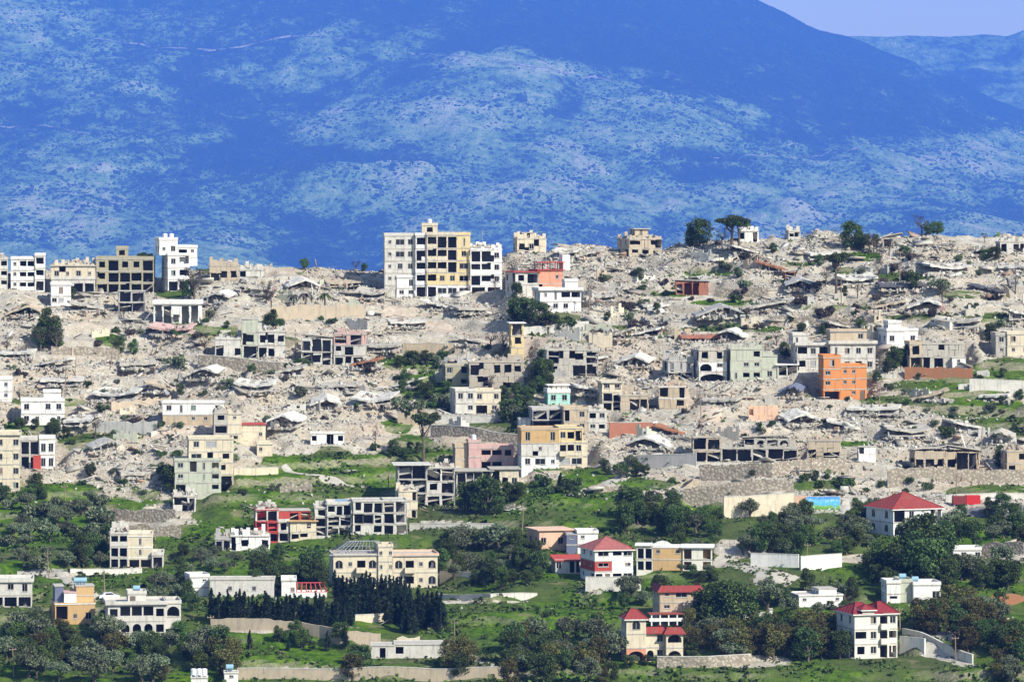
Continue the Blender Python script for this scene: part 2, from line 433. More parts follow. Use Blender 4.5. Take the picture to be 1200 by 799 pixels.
def house(name, label, cat, short, pxc, base, rot, vols, group=None, extras=(), pad=True):
    """vols: (px left, px right, row base, row top, [patterns from the ground up], wall material, options)"""
    P = at(pxc, base); s = F / P.y
    rr = random.Random(int(pxc * 7 + base))
    root = empty(name, P, R(rot))
    tag(root, label, cat, group, 'thing')
    ca = math.cos(R(rot)); gpx = lambda p: (p - pxc) / s / ca; grz = lambda r: (base - r) / s
    xa, xb, ymax = 1e9, -1e9, 0
    for (l, r, rb, rt, pats, mat, op) in vols:
        x0, x1 = gpx(l), gpx(r); zb, zt = grz(rb), grz(rt); W = x1 - x0
        nf = len(pats); h = (zt - zb) / nf
        D = op.get('D', min(max(.8 * W, 6.5), 11)); y = op.get('y', 0)
        if zb < 1.0: xa, xb, ymax = min(xa, x0), max(xb, x1), max(ymax, y + D)
        T = Matrix.Translation((x0, y, 0)); sl = h < 2.4
        mats = op.get('mats', [mat] * nf)
        parts = {}; slabm = M_(op['slab']) if 'slab' in op else SLAB
        found = 2.2 if zb < .5 else 0
        for k, pat in enumerate(pats):
            z0 = zb + k * h
            mk = mats[k]; mb = parts.setdefault(mk, MB())
            hh = h - (.22 if k < nf - 1 else .0)
            if op.get('frame') and k == nf - 1: hh = h
            H, fit = bays(pat, W, hh) if not sl else bays(pat, W, hh)
            rr.skip, rr.e, rr.wild = (.16, .13, 1) if cat == 'ruin' else (.028, .05, 0)
            jr = rr if (cat == 'ruin' or base < 580) and not op.get('clean') else None
            panel(mb, W, z0, hh, H, T, jr)
            side = op.get('side', 'ww' if not set(pat) & set('oxzg') else 'x.o')
            for sx, sg in ((0, 'L'), (W, 'R')):
                sp = op.get('side' + sg, side)
                Hs, fs = bays(sp, D - .5, hh)
                if sg == 'L':
                    MS = T @ Matrix.Translation((0, D - .25, 0)) @ Matrix.Rotation(R(-90), 4, 'Z')
                else:
                    MS = T @ Matrix.Translation((W, .25, 0)) @ Matrix.Rotation(R(90), 4, 'Z')
                panel(mb, D - .5, z0, hh, Hs, MS, jr)
                for (kd, cx, w, za, zc) in fs:
                    if kd in ('window', 'arch'): fitting(root, kd, MS @ Vector((cx, 0, z0 + za)), w, zc - za, op, -90 if sg == 'L' else 90)
            mb.box(0, D - .244, z0, W, D, z0 + hh, T)
            for (kd, cx, w, za, zc) in fit:
                pos = T @ Vector((cx, 0, z0 + za))
                if kd in ('window', 'arch'): fitting(root, kd, pos, w, zc - za, op, 0)
                elif kd == 'door':
                    d = link('door', doormesh(w, zc - za, DOORM), root); d.location = pos
                elif kd == 'balcony':
                    bm = MB().box(-w / 2, -1.15, -.16, w / 2, -.004, .02)
                    bm.box(-w / 2, -1.15, .024, w / 2, -1.05, .95).box(-w / 2, -1.046, .024, -w / 2 + .1, -.004, .95).box(w / 2 - .1, -1.046, .024, w / 2, -.004, .95)
                    o = bm.build('balcony', M_(op.get('balc', mk)), root); o.location = T @ Vector((cx, 0, z0))
            # the floor above and a room divider whose dark colour paints shade into the openings
            if k < nf - 1:
                MB().box(-.05, -.07, z0 + hh + .002, W + .05, D + .05, z0 + h - .002, T).build('floor_slab', slabm, root)
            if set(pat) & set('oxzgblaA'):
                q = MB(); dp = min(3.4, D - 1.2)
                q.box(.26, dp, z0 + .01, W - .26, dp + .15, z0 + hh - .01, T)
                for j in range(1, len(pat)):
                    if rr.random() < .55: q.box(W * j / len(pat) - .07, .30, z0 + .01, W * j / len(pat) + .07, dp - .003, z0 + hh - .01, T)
                q.build('room_wall', M_(op.get('room', 'dark')), root)  # soot and dark room colours also carry the shade of the openings
                if cat == 'ruin' and not op.get('clean'):
                    for j in range(len(pat)):
                        if pat[j] in 'ozg' and rr.random() < .35:
                            cx = (j + .5) * W / len(pat); ww = W / len(pat) * .42
                            MH = T @ Matrix.Translation((cx, 1.2, z0 + hh * .55)) @ Matrix.Rotation(R(rr.uniform(-35, 35)), 4, 'Y') @ Matrix.Rotation(R(rr.uniform(-40, 40)), 4, 'X')
                            MB().box(-ww, -1.0, -.09, ww, 1.0, .09, MH).build('fallen_slab', slabm, root)
        for k, mb in parts.items():
            if found and k == mats[0]: mb.box(.01, .01, zb - found, W - .01, D - .01, zb - .02, T)
            mb.build('wall', M_(k), root)
        roof = op.get('roof', 'flat')
        ov = op.get('ov', .12)
        if roof in ('flat', 'broken', 'slab'):
            rm = MB().box(-ov, -ov, zt + .002, W + ov, D + ov, zt + .2, T)
            rf = rm.build('roof', M_(op['rmat']) if 'rmat' in op else slabm, root)
            pm = MB(); ph = op.get('par', .55 if roof == 'flat' else 0)
            if ph and roof == 'flat':
                pm.box(-ov + .01, -ov + .01, zt + .203, W + ov - .01, -ov + .2, zt + .2 + ph, T).box(-ov + .01, D + ov - .2, zt + .203, W + ov - .01, D + ov - .01, zt + .2 + ph, T)
                pm.box(-ov + .01, -ov + .21, zt + .203, -ov + .2, D + ov - .21, zt + .2 + ph, T).box(W + ov - .2, -ov + .21, zt + .203, W + ov - .01, D + ov - .21, zt + .2 + ph, T)
                pm.build('parapet', M_(op.get('pmat', mats[-1])), root)
            if roof == 'broken':
                for (ya, yb, hm) in ((.05, .3, 1.4), (D - .4, D - .1, 2.0)):
                    pm = MB().box(.1, ya, zt + .203, W - .1, yb, zt + .33, T)
                    ragged(pm, .1, W - .1, ya, yb, zt + .30, hm, rr, T)
                    pm.build('broken_parapet', M_(op.get('pmat', mats[-1])), root)
                rb2 = chunks_mesh(int(W * D * 1.3), 0.1, W - .1, .3, D - .3, zt + .2, 1.1, rr, T)
                for j in range(int(W * .8)):
                    rb2.tube([(rr.uniform(.2, W - .2), rr.uniform(.2, D - .2), zt + .1), (rr.uniform(.2, W - .2), rr.uniform(.2, D - .2), zt + rr.uniform(.6, 2.0))], .05, 4, T)
                rb2.build('rubble', RUBM, root)['kind'] = 'stuff'
        elif roof == 'hip':
            e = .45; rh = op.get('rh', 2.2); rx = min(W, D) * .5 * op.get('rk', .9)
            v = [(-e, -e, zt), (W + e, -e, zt), (W + e, D + e, zt), (-e, D + e, zt), (max(rx, W / 2 - .01) if rx > W / 2 else rx, D / 2, zt + rh), (W - (rx if rx < W / 2 else W / 2 - .01), D / 2, zt + rh)]
            v[4] = (min(rx, W / 2 - .05), D / 2, zt + rh); v[5] = (W - min(rx, W / 2 - .05), D / 2, zt + rh)
            rb_ = MB().add(v, [(0, 1, 5, 4), (1, 2, 5), (2, 3, 4, 5), (3, 0, 4), (3, 2, 1, 0)], T)
            ro = rb_.build('roof', op.get('tile', REDTILE), root)
            g = MB()
            for a_, b_ in ((0, 4), (3, 4), (1, 5), (2, 5), (4, 5)): g.tube([Vector(v[a_]) + Vector((0, 0, .03)), Vector(v[b_]) + Vector((0, 0, .03))], .11, 5, T)
            g.build('ridge_tiles', op.get('tile', REDTILE), ro)
            MB().box(-e, -e, zt - .2, W + e, -e + .12, zt - .004, T).box(-e, D + e - .12, zt - .2, W + e, D + e, zt - .004, T).box(-e, -e + .122, zt - .2, -e + .12, D + e - .122, zt - .004, T).box(W + e - .12, -e + .122, zt - .2, W + e, D + e - .122, zt - .004, T).build('cornice', M_('white'), root)
        elif roof == 'tilt':
            a = op.get('tilt', 8)
            c = T @ Matrix.Translation((W / 2, D / 2, zt + .1 + abs(math.sin(R(a))) * W / 2)) @ Matrix.Rotation(R(a), 4, 'Y') @ Matrix.Rotation(R(op.get('tiltx', -4)), 4, 'X')
            MB().box(-W / 2 - .3, -D / 2 - .3, -.12, W / 2 + .3, D / 2 + .3, .12, c).build('roof', M_(op.get('rmat', 'conc')), root)
        elif roof == 'edge':      # flat roof hidden behind a sloping tiled edge
            MB().box(0, 0, zt + .002, W, D, zt + .2, T).build('roof', slabm, root)
            q = MB()
            for (a_, b_, c_, d_) in (((-.5, -.5), (W + .5, -.5), (W - .3, .3), (.3, .3)), ((W + .5, -.5), (W + .5, D + .5), (W - .3, D - .3), (W - .3, .3)), ((-.5, D + .5), (-.5, -.5), (.3, .3), (.3, D - .3))):
                q.add([(*a_, zt - .15), (*b_, zt - .15), (*c_, zt + 1.0), (*d_, zt + 1.0), (*a_, zt - .3), (*b_, zt - .3), (*c_, zt + .2), (*d_, zt + .2)], [(0, 1, 2, 3), (4, 7, 6, 5), (0, 4, 5, 1), (2, 6, 7, 3), (1, 5, 6, 2), (0, 3, 7, 4)], T)
            q.build('tiled_edge', op.get('tile', REDTILE), root)
        for it in op.get('tanks', ()):
            fx, kind = it
            q = MB()
            if kind == 'w': q.tube([(0, 0, .35), (0, 0, .4), (0, 0, 1.4), (0, 0, 1.55)], [.5, .58, .58, .25], 12)
            else: q.tube([(-.7, 0, .9), (-.65, 0, .9), (.65, 0, .9), (.7, 0, .9)], [.3, .5, .5, .3], 10)
            q.box(-.45, -.4, 0, -.35, .4, .4).box(.35, -.4, 0, .45, .4, .4)
            o = q.build('water_tank', TANKM if kind == 'w' else TANKB, root); o.location = T @ Vector((fx * W, D * .4, zt + .2))
    for ex in extras:
        ex(root, gpx, grz)
    if pad: PADS.append((P.x, P.y, R(rot), xa - 1.2, xb + 1.2, -1.5, ymax + 1.0, P.z))
    LAND.append((short, pxc, base, (xb - xa) * s))
    return root
def fitting(root, kd, pos, w, h, op, rz):
    r = rnd.random()
    f, p = winmesh(w, h, kd == 'arch', FRAMEM if not op.get('darkframe') else DARKF)
    o = link('window', f, root); o.location = pos; o.rotation_euler = (0, 0, R(rz))
    if r < .70:
        q = link('pane', p, o)
    elif r < .82 and kd != 'arch':
        sh = MB()
        k = int(h / .14)
        for i in range(k): sh.add([(-w / 2 + .1, .07, .1 + i * .14), (w / 2 - .1, .07, .1 + i * .14), (w / 2 - .1, .11, .22 + i * .14), (-w / 2 + .1, .11, .22 + i * .14)], [(0, 1, 2, 3)])
        if r < .76: sh.box(-w / 2 + .09, .115, .09, w / 2 - .09, .13, h - .05)
        else: sh.v = [(x * .5 - w * .25, y, z) for x, y, z in sh.v]
        sh.build('shutter', SHUT[int(r * 1000) % 3], o)

# broken masonry: irregular blocks with their own colour
def rubmat():
    m, t, b = nt('rubble')
    r = t.nodes.new('ShaderNodeNewGeometry').outputs['Random Per Island']
    n = noise(t, gpos(t), 1.6, 4, .7)
    c = ramp(t, r, [(0, (.27, .255, .21)), (.25, (.37, .355, .30)), (.48, (.46, .44, .37)), (.64, (.55, .535, .48)), (.74, (.33, .29, .21)), (.83, (.20, .20, .19)), (.91, (.38, .375, .35)), (.94, (.36, .22, .14)), (.97, (.44, .34, .25)), (1, (.76, .75, .71))])
    z = noise(t, gpos(t), .045, 4, .6)
    c = mix(t, mth(t, 'MULTIPLY', ramp(t, z, [(.50, (0,) * 3), (.66, (1,) * 3)]), .45), c, (.36, .26, .18))
    c = mix(t, mth(t, 'MULTIPLY', ramp(t, z, [(.34, (1,) * 3), (.46, (0,) * 3)]), .45), c, (.34, .34, .33))
    c = mix(t, mth(t, 'MULTIPLY', ramp(t, n, [(.45, (0,) * 3), (.7, (1,) * 3)]), .5), c, (.25, .22, .18))
    t.links.new(c, b.inputs['Base Color']); b.inputs['Roughness'].default_value = .95
    return m
RUBM = rubmat()
def rot_any(rr, a=180):
    return Matrix.Rotation(R(rr.uniform(-180, 180)), 4, 'Z') @ Matrix.Rotation(R(rr.uniform(-a, a)), 4, 'X') @ Matrix.Rotation(R(rr.uniform(-a, a)), 4, 'Y')
def chunks_mesh(n, x0, x1, y0, y1, z, hmax, rr, T=None):
    mb = MB(); T = T or Matrix()
    for i in range(n):
        u, v = rr.random(), rr.random()
        hump = max(0, 1 - ((u - .5) * 2) ** 2) * max(0, 1 - ((v - .5) * 2) ** 2)
        a = .16 + .5 * rr.random() ** 2.5
        M = T @ Matrix.Translation((x0 + u * (x1 - x0), y0 + v * (y1 - y0), z + hump * hmax * rr.random())) @ rot_any(rr)
        mb.box(-a, -a * rr.uniform(.3, 1), -a * rr.uniform(.15, .7), a, a * rr.uniform(.3, 1), a * rr.uniform(.15, .7), M)
    return mb

# ------------------------------------------------------------------ the houses, from the ridge down to the fields
H = house
RU = dict(roof='broken', par=0)
def O(**k): return k
def antenna(px, r0, r1):
    def f(root, gpx, grz):
        z0, z1 = grz(r0), grz(r1); x = gpx(px)
        q = MB().tube([(x, 3, z0), (x, 3, z1)], .06, 5)
        for k in range(3): q.tube([(x - .5 + .1 * k, 3, z1 - .3 * k - .1), (x + .5 - .1 * k, 3, z1 - .3 * k - .1)], .03, 4)
        q.build('antenna', STEEL, root)
    return f
def pergola(l, r, rb, rt, mat, y0=.5, y1=5, n=4):
    def f(root, gpx, grz):
        x0, x1, z0, z1 = gpx(l), gpx(r), grz(rb), grz(rt)
        q = MB()
        for i in range(n):
            for y in (y0, y1): q.box(x0 + (x1 - x0 - .2) * i / (n - 1), y, z0, x0 + (x1 - x0 - .2) * i / (n - 1) + .2, y + .2, z1)
        q.build('post', mat, root)
        MB().box(x0 - .3, y0 - .4, z1 + .002, x1 + .3, y1 + .6, z1 + .22).build('canopy', mat, root)
    return f
def blockp(name, l, r, rb, rt, mat, y0=0, y1=.3):
    def f(root, gpx, grz):
        MB().box(gpx(l), y0, grz(rb), gpx(r), y1, grz(rt)).build(name, mat, root)
    return f

# --- along the ridge, from the left
H('apartment_house', 'white three storey house with recessed balconies and a stair tower, at the left ridge end', 'house', 'apartment house at the ridge end', 33, 341, 4,
  [(13, 22, 341, 305, ['n', 'n', 'n'], 'white', O(D=9)), (22.1, 41, 341, 305, ['ll', 'll', 'll'], 'white', O(D=9)), (41.1, 52, 341, 301, ['o', 'l', 'l'], 'white', O(D=9, y=-.4))])
H('house', 'greyish white house cut off by the left edge, on the ridge', 'house', 'greyish ridge edge house', 2, 338, 6, [(-8, 9, 338, 305, ['ox', 'xx', 'xx'], 'offwhite', O(roof='broken'))])
H('house', 'cream two storey house with rubble on its roof and a dark garage opening', 'house', 'cream house with rubble on its roof', 86, 345, 3,
  [(60, 111, 345, 328, ['..gg'], 'offwhite', O()), (60, 111, 328, 312, ['wnwn'], 'cream', O(roof='broken', ov=.4))])
H('house', 'small white two storey annex in front of the cream house with rubble on top', 'house', 'small white annex', 71, 359, 8, [(60, 83, 359, 335, ['ww.', '.t.'], 'white', O(D=5))])
H('concrete_building', 'gutted olive grey three storey building with black openings and a stair tower on its roof', 'building', 'gutted olive grey building', 146, 344, 2,
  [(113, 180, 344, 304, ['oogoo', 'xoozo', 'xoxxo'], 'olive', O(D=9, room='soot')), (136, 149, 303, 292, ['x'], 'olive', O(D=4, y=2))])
H('gutted_building', 'small gutted concrete frame of two open storeys below the olive grey building', 'ruin', 'small open concrete frame', 154, 366, 6, [(139, 170, 366, 342, ['oo', 'oo'], 'grey', O(D=6, roof='flat', par=0, side='oo'))])
H('apartment_house', 'white stepped apartment house with a tower and rooftop tanks, highest on the left ridge', 'house', 'white stepped apartment house', 212, 341, 14,
  [(197, 222, 341, 300, ['go', 'wl', 'wl'], 'white', O(D=9)), (188, 209, 299, 282, ['nw'], 'white', O(D=6, y=1, tanks=((.4, 'w'), (.75, 'w')))), (210, 232, 312, 291, ['n', 'ln'], 'white', O(D=7, y=1.5))])
H('ruined_house', 'long white single storey ruin with an open front on thin columns', 'ruin', 'long white open fronted ruin', 206, 379, -3, [(180, 233, 379, 357, ['ooxoo'], 'white', O(D=7, par=.9, ov=.3, room='grey'))])
H('ruined_house', 'smashed sandy house with a low pale wall on the ridge', 'ruin', 'smashed sandy house on the ridge', 268, 329, 5,
  [(246, 280, 329, 312, ['.xx'], 'sand', O(roof='broken', D=7)), (280.2, 309, 329, 317, ['x..'], 'pale', O(roof='broken', D=7))])
H('ruined_house', 'gutted grey two storey house with a tall blank stair tower', 'ruin', 'gutted grey house with stair tower', 294, 421, 3,
  [(252, 283, 421, 400, ['g.x'], 'offwhite', O(roof='broken', D=8)), (283.2, 302, 421, 376, ['g', 'x', '.'], 'greygreen', O(D=5, par=0)), (302.2, 334, 421, 391, ['ox.', 'xxx'], 'offwhite', O(roof='broken', D=8))])
H('ruined_house', 'collapsed house with a sagging roof and a faded pink upper wall of two black openings', 'ruin', 'faded pink ruin', 392, 428, -4,
  [(353, 389, 428, 397, ['oxo', 'zoz'], 'offwhite', O(roof='tilt', tilt=5, D=8)), (391, 426, 428, 393, ['oxo', 'xo.', 'zz'], 'offwhite', O(D=8, mats=['offwhite', 'offwhite', 'pink'], roof='broken'))])
H('apartment_block', 'tall five storey apartment block in white, cream and yellow with balconies, highest on the ridge', 'apartment block', 'five storey apartment block', 520, 348, 3,
  [(451, 487, 348, 277, ['.ww', 'n.w', 'nww', 'nWw', 'nWw'], 'offwhite', O(D=12, y=1.5)),
   (487.2, 500, 348, 277, ['g', 'l', 'l', 'l', 'l'], 'white', O(D=12, y=.5)),
   (500.2, 536, 348, 276, ['gWW', 'lww', 'llo', 'llo', 'loo'], 'cream', O(D=12, mats=['white', 'yellow', 'cream', 'cream', 'cream'], balc='yellow')),
   (536.2, 551, 348, 276, ['W', 'W', 'W', 'w', 's'], 'yellow', O(D=12, y=.2, mats=['white', 'yellow', 'yellow', 'yellow', 'yellow'])),
   (551.2, 588, 348, 293, ['gg', 'olw', 'llw', 'oow'], 'white', O(D=11, y=-.8, slab='white', roof='broken')),
   (495, 513, 276, 265, ['x'], 'cream', O(D=4, y=2, tanks=((.5, 'w'),)))], extras=(antenna(476, 276, 262), antenna(566, 292, 270)))
H('house', 'small white two storey house under the left end of the five storey block', 'house', 'small white house under the apartment block', 476, 349, 5, [(465, 487, 349, 326, ['ww', '.t'], 'white', O(D=6))])
H('house', 'coral house with a red roof edge, a red rooftop pergola and a grey shaded side', 'house', 'coral house with red pergola', 634, 347, 16,
  [(604, 631, 347, 319, ['l.d', 'xz'], 'offwhite', O(D=9, rmat='red', par=0, roof='flat', ov=.5)), (631.2, 660, 347, 317, ['..', '.n'], 'coral', O(D=9, rmat='red', par=0, ov=.4))],
  extras=(pergola(633, 661, 316, 308, plain('red_paint', (.42, .05, .04))), blockp('roof_hut', 662, 671, 317, 299, M_('white'), 2, 5)))
H('house', 'white two storey house with a long balcony, in front of the coral house', 'house', 'white house with long balcony', 656, 366, 10,
  [(633, 681, 366, 341, ['.ww.', 'nsll'], 'white', O(D=8, ov=.5)), (664, 679, 340, 331, ['.'], 'white', O(D=4, y=2))])
H('ruined_house', 'cream house with a broken top perched on a mound of rubble on the ridge', 'ruin', 'rubble mound house', 628, 296, 8,
  [(606, 640, 296, 280, ['xw.'], 'cream', O(roof='broken', D=7)), (613, 625, 280, 273, ['.'], 'olive', O(D=3, y=2, par=0))])
H('ruined_house', 'beige two storey house with a rooftop turret, standing alone on the ridge', 'ruin', 'beige house with rooftop turret', 756, 301, 18,
  [(737, 776, 301, 281, ['xxx', 'l.l'], 'sand', O(D=9, roof='broken')), (747, 763, 281, 269, ['s'], 'tan', O(D=4, y=2, par=0, ov=.5))])
H('house', 'low white house with a broken roof among trees on the ridge', 'ruin', 'low white ridge house', 880, 284, -5, [(866, 888, 284, 272, ['x.z'], 'white', O(D=6, roof='broken'))])
H('house', 'tiny broken white cabin on the ridge right of the umbrella pines', 'ruin', 'tiny white cabin on the ridge', 930, 281, 5, [(924, 938, 281, 272, ['xx'], 'offwhite', O(D=5, roof='broken'))])
H('ruined_house', 'low brick red shed under a grey slab roof among rubble', 'ruin', 'low brick red shed', 811, 346, -2, [(792, 830, 346, 331, ['zoo.'], 'brick', O(D=6, roof='tilt', tilt=2, rmat='grey', room='brick'))])
H('ruined_house', 'rust red block with one black opening and a tilted slab beside it', 'ruin', 'rust red block', 928, 330, 5, [(920, 933, 330, 320, ['z'], 'rust', O(D=5, roof='tilt', tilt=-9))])
H('ruined_house', 'small ruin with a dark opening under a lifted grey roof on the right ridge', 'ruin', 'small ruin with a lifted roof', 1049, 291, -6, [(1035, 1056, 291, 279, ['z.'], 'conc', O(D=6, roof='tilt', tilt=-12))])
H('ruined_house', 'white walled ruin with a level slab roof at the right end of the ridge', 'ruin', 'white walled ridge ruin', 1186, 298, 4, [(1172, 1203, 298, 284, ['x.xo'], 'offwhite', O(D=7, roof='broken'))])
# --- right half of the village
H('house', 'bright white house with two small square windows and a roof hut', 'house', 'bright white two window house', 1058, 405, 12,
  [(1039, 1076, 405, 389, ['w.w'], 'white', O(D=8)), (1043, 1058, 388, 380, ['.'], 'white', O(D=4, y=1.5))])
H('house', 'cream two storey house with shade coloured into its left half, at the right edge', 'house', 'cream edge house', 1187, 418, 3,
  [(1167, 1180, 418, 394, ['n', 'w'], 'conc', O(D=8)), (1180.2, 1208, 418, 393, ['nn', 'w.'], 'cream', O(D=8, y=-.4))])  # left half is greyer than the cream: its shade is in the colour
H('house', 'grey beige three storey house with a set back tan top storey', 'house', 'grey house with a tan top storey', 1000, 436, 5,
  [(973, 1026, 436, 404, ['xwxw', 'swww'], 'pale', O(D=10, ov=.5)), (975, 1018, 403, 391, ['..w'], 'tan', O(D=6, y=3, rmat='slate'))])
H('house', 'narrow whitish house with balconies, left of the grey house with a tan top storey', 'house', 'narrow whitish house with balconies', 952, 434, 6,
  [(934, 972, 434, 405, ['xwx', 'lwl'], 'offwhite', O(D=9, ov=.5)), (930, 948, 404, 394, ['s.'], 'offwhite', O(D=6, y=1))])
H('ruined_house', 'low dark ruin under a white slab left of the narrow whitish house', 'ruin', 'low dark ruin under a white slab', 922, 441, 0, [(911, 934, 441, 429, ['oo'], 'offwhite', O(D=6, par=0, ov=.5, rmat='white', room='soot'))])
H('house', 'bright orange house with a raised left part and tiny windows', 'house', 'bright orange house', 991, 468, 4,
  [(965, 985, 468, 420, ['o', 'w.', 'w.', 't'], 'orange', O(D=9)), (985.2, 1016, 468, 431, ['.nd', 'nn.', 'nn.'], 'orange', O(D=9, y=.3))])
H('ruined_house', 'damaged grey house with a blank upper wall, standing on a red earth terrace', 'ruin', 'grey house on the red terrace', 1102, 432, 4,
  [(1066, 1081, 432, 404, ['o', 'x'], 'tan', O(D=8)), (1081.2, 1130, 432, 404, ['.o.o', '....'], 'conc', O(D=8, roof='broken')), (1115, 1131, 431, 420, ['n'], 'white', O(D=1.2, y=-1.3, par=0))])
H('house', 'grey green three storey apartment house with small square windows and a shattered top', 'house', 'grey green apartment house', 883, 446, 3,
  [(856, 893, 446, 410, ['sxx', '.ww', '..x'], 'greygreen', O(D=9, roof='broken')), (893.2, 911, 446, 418, ['w', '.'], 'greygreen', O(D=9, y=.2, roof='broken'))])
H('ruined_house', 'white gutted house with a wide arched opening below two windows', 'ruin', 'white house with a wide arch', 834, 447, 10,
  [(819, 852, 447, 411, ['a', 'aw', 'xx'], 'offwhite', O(D=9, roof='broken', room='soot', mats=['offwhite', 'white', 'conc']))])
H('ruined_house', 'house coloured grey for shade, with dark doorways, left of the white arched house', 'ruin', 'bluish grey house', 797, 447, 8, [(783, 813, 447, 424, ['oo', 'sss'], 'grey', O(D=8, roof='broken', room='soot'))])  # walls greyed to carry the shade of a side face
H('wall_fragment', 'smooth peach coloured wall fragment standing in the rubble', 'ruin', 'peach wall fragment', 894, 494, 2, [(877, 912, 494, 476, ['.'], 'peach', O(D=1.2, par=0, roof='none'))])
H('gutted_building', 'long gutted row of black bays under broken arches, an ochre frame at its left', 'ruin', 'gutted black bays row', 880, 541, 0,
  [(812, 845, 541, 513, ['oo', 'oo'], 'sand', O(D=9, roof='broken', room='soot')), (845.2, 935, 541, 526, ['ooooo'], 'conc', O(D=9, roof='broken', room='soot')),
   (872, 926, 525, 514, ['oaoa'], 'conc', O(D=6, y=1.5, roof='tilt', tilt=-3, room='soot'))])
H('ruined_house', 'tan ruin with dark openings beneath a caved in grey roof near the right edge', 'ruin', 'caved in tan ruin', 1110, 552, 3,
  [(1072, 1108, 552, 529, ['zzx'], 'sand', O(D=9, roof='tilt', tilt=-6, room='soot')), (1108.2, 1148, 552, 530, ['xoo'], 'tan', O(D=9, roof='tilt', tilt=9, room='soot'))])
H('house', 'tan house half cut off by the right edge above the terrace walls', 'house', 'tan edge house', 1192, 556, 4, [(1180, 1204, 556, 530, ['x.', '.x'], 'tan', O(D=8, roof='broken'))])
H('wall_fragment', 'plain tan wall block right of the long gutted row', 'ruin', 'plain tan wall block', 965, 539, -3, [(946, 985, 539, 517, ['x..'], 'sand', O(D=4, par=.2, roof='broken'))])
H('wall_fragment', 'small white wall block between rubble and a grey panel', 'ruin', 'small white wall block', 1016, 541, 2, [(1006, 1026, 541, 524, ['.'], 'white', O(D=3, par=0))])
# --- middle of the village
H('ruined_house', 'narrow yellow wall of a torn open house with a white cap slab', 'ruin', 'narrow yellow torn house', 607, 421, 5, [(599, 614, 421, 379, ['.', 'x', 'z'], 'yellow', O(D=6, par=0, ov=.5, rmat='white'))])
H('ruined_house', 'broad grey two storey shell with two rows of black openings', 'ruin', 'broad grey shell', 671, 441, 4, [(641, 701, 441, 411, ['x.oz', 'o.xo'], 'conc', O(D=8, roof='broken', room='soot'))])
H('ruined_house', 'olive grey two storey house with small windows, left end of a long ruin', 'ruin', 'olive grey ruin', 536, 455, 6, [(522, 549, 455, 430, ['x.x', 'w.x'], 'olive', O(D=8, par=.2))])
H('ruined_house', 'long roofless stone ruin with three black windows, right of the olive grey ruin', 'ruin', 'long roofless stone ruin', 583, 455, 3, [(550, 614, 455, 425, ['.x...', 'z.xxx'], 'stone', O(D=7, roof='broken'))])
H('house', 'cream two storey house with dark windows above a pale garden wall', 'house', 'garden wall cream house', 560, 486, 10, [(534, 557, 486, 460, ['.w', 'ww'], 'offwhite', O(D=8)), (557.2, 587, 486, 461, ['ow', 'w.w'], 'cream', O(D=8, y=.3))])
H('house', 'small turquoise house with two windows and white roof posts', 'house', 'small turquoise house', 655, 475, 8, [(642, 668, 475, 462, ['ww'], 'turq', O(D=6, par=.8, pmat='white'))], extras=(pergola(643, 667, 461, 453, M_('white'), .6, 4, 5),))
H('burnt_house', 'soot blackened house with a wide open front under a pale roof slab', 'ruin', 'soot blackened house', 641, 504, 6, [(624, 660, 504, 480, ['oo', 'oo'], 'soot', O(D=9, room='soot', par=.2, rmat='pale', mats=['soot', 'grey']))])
H('wall_fragment', 'white porch wall stuck to the left of the soot blackened house', 'ruin', 'white porch wall', 617, 503, 6, [(608, 624, 503, 491, ['.'], 'white', O(D=3, par=0))])
H('house', 'beige flat roofed house with small windows right of the soot blackened house', 'house', 'beige flat roofed house', 686, 507, 5, [(661, 689, 507, 481, ['.w', '.w'], 'tan', O(D=8)), (689.2, 711, 507, 483, ['wx', 'xw'], 'offwhite', O(D=8, roof='broken'))])
H('ruined_house', 'yellow cream house with two top windows above an open gutted storey', 'ruin', 'yellow house over a gutted storey', 717, 481, 7, [(706, 729, 481, 449, ['oo', 'oo', 'ww'], 'cream', O(D=8, par=.2, ov=.4))])
H('ruined_house', 'squat sand coloured ruin right of the yellow house', 'ruin', 'squat sand coloured ruin', 745, 481, 3, [(727, 760, 481, 464, ['.zx'], 'sand', O(D=7, roof='broken'))])
H('ruined_house', 'tan two storey ruin with a pale band, standing alone in rubble', 'ruin', 'tan ruin with a pale band', 786, 479, -4, [(772, 803, 479, 454, ['..x', 'z..'], 'tan', O(D=7, roof='broken', slab='white'))])
H('house', 'three storey house with an ochre top storey over white floors and a yellow right part', 'house', 'ochre topped house', 650, 549, 5,
  [(611, 655, 549, 504, ['wWn', '.n.', 't.t'], 'white', O(D=10, mats=['white', 'offwhite', 'ochre'], par=.3, pmat='ochre')), (655.2, 683, 549, 503, ['WW', 'blw', 'wxz'], 'yellow', O(D=10, y=.3, mats=['cream', 'cream', 'yellow'], par=.3)), (683.2, 689, 549, 520, ['.', '.'], 'cream', O(D=6, y=1))])
H('house', 'low pinkish house with a chimney like tower and recessed balconies', 'house', 'low pinkish house with tower', 568, 551, 5,
  [(534, 549, 551, 525, ['.', '.'], 'tan', O(D=8, y=1)), (549.2, 563, 551, 519, ['.', '.'], 'pink', O(D=6, tanks=((.5, 'w'),))), (563.2, 602, 551, 526, ['oo.', 'llx'], 'pink', O(D=8, y=.5))])
H('gutted_building', 'large gutted building with a pale overhanging roof slab and hanging floors', 'ruin', 'hanging floors ruin', 500, 593, 4,
  [(466, 500, 593, 545, ['oo', 'oo', 'oo'], 'grey', O(D=9, par=0, ov=1.0, rmat='pale', room='soot')), (500.2, 533, 593, 549, ['oo', 'xo', 'oo'], 'offwhite', O(D=9, y=.6, roof='broken', room='soot'))])
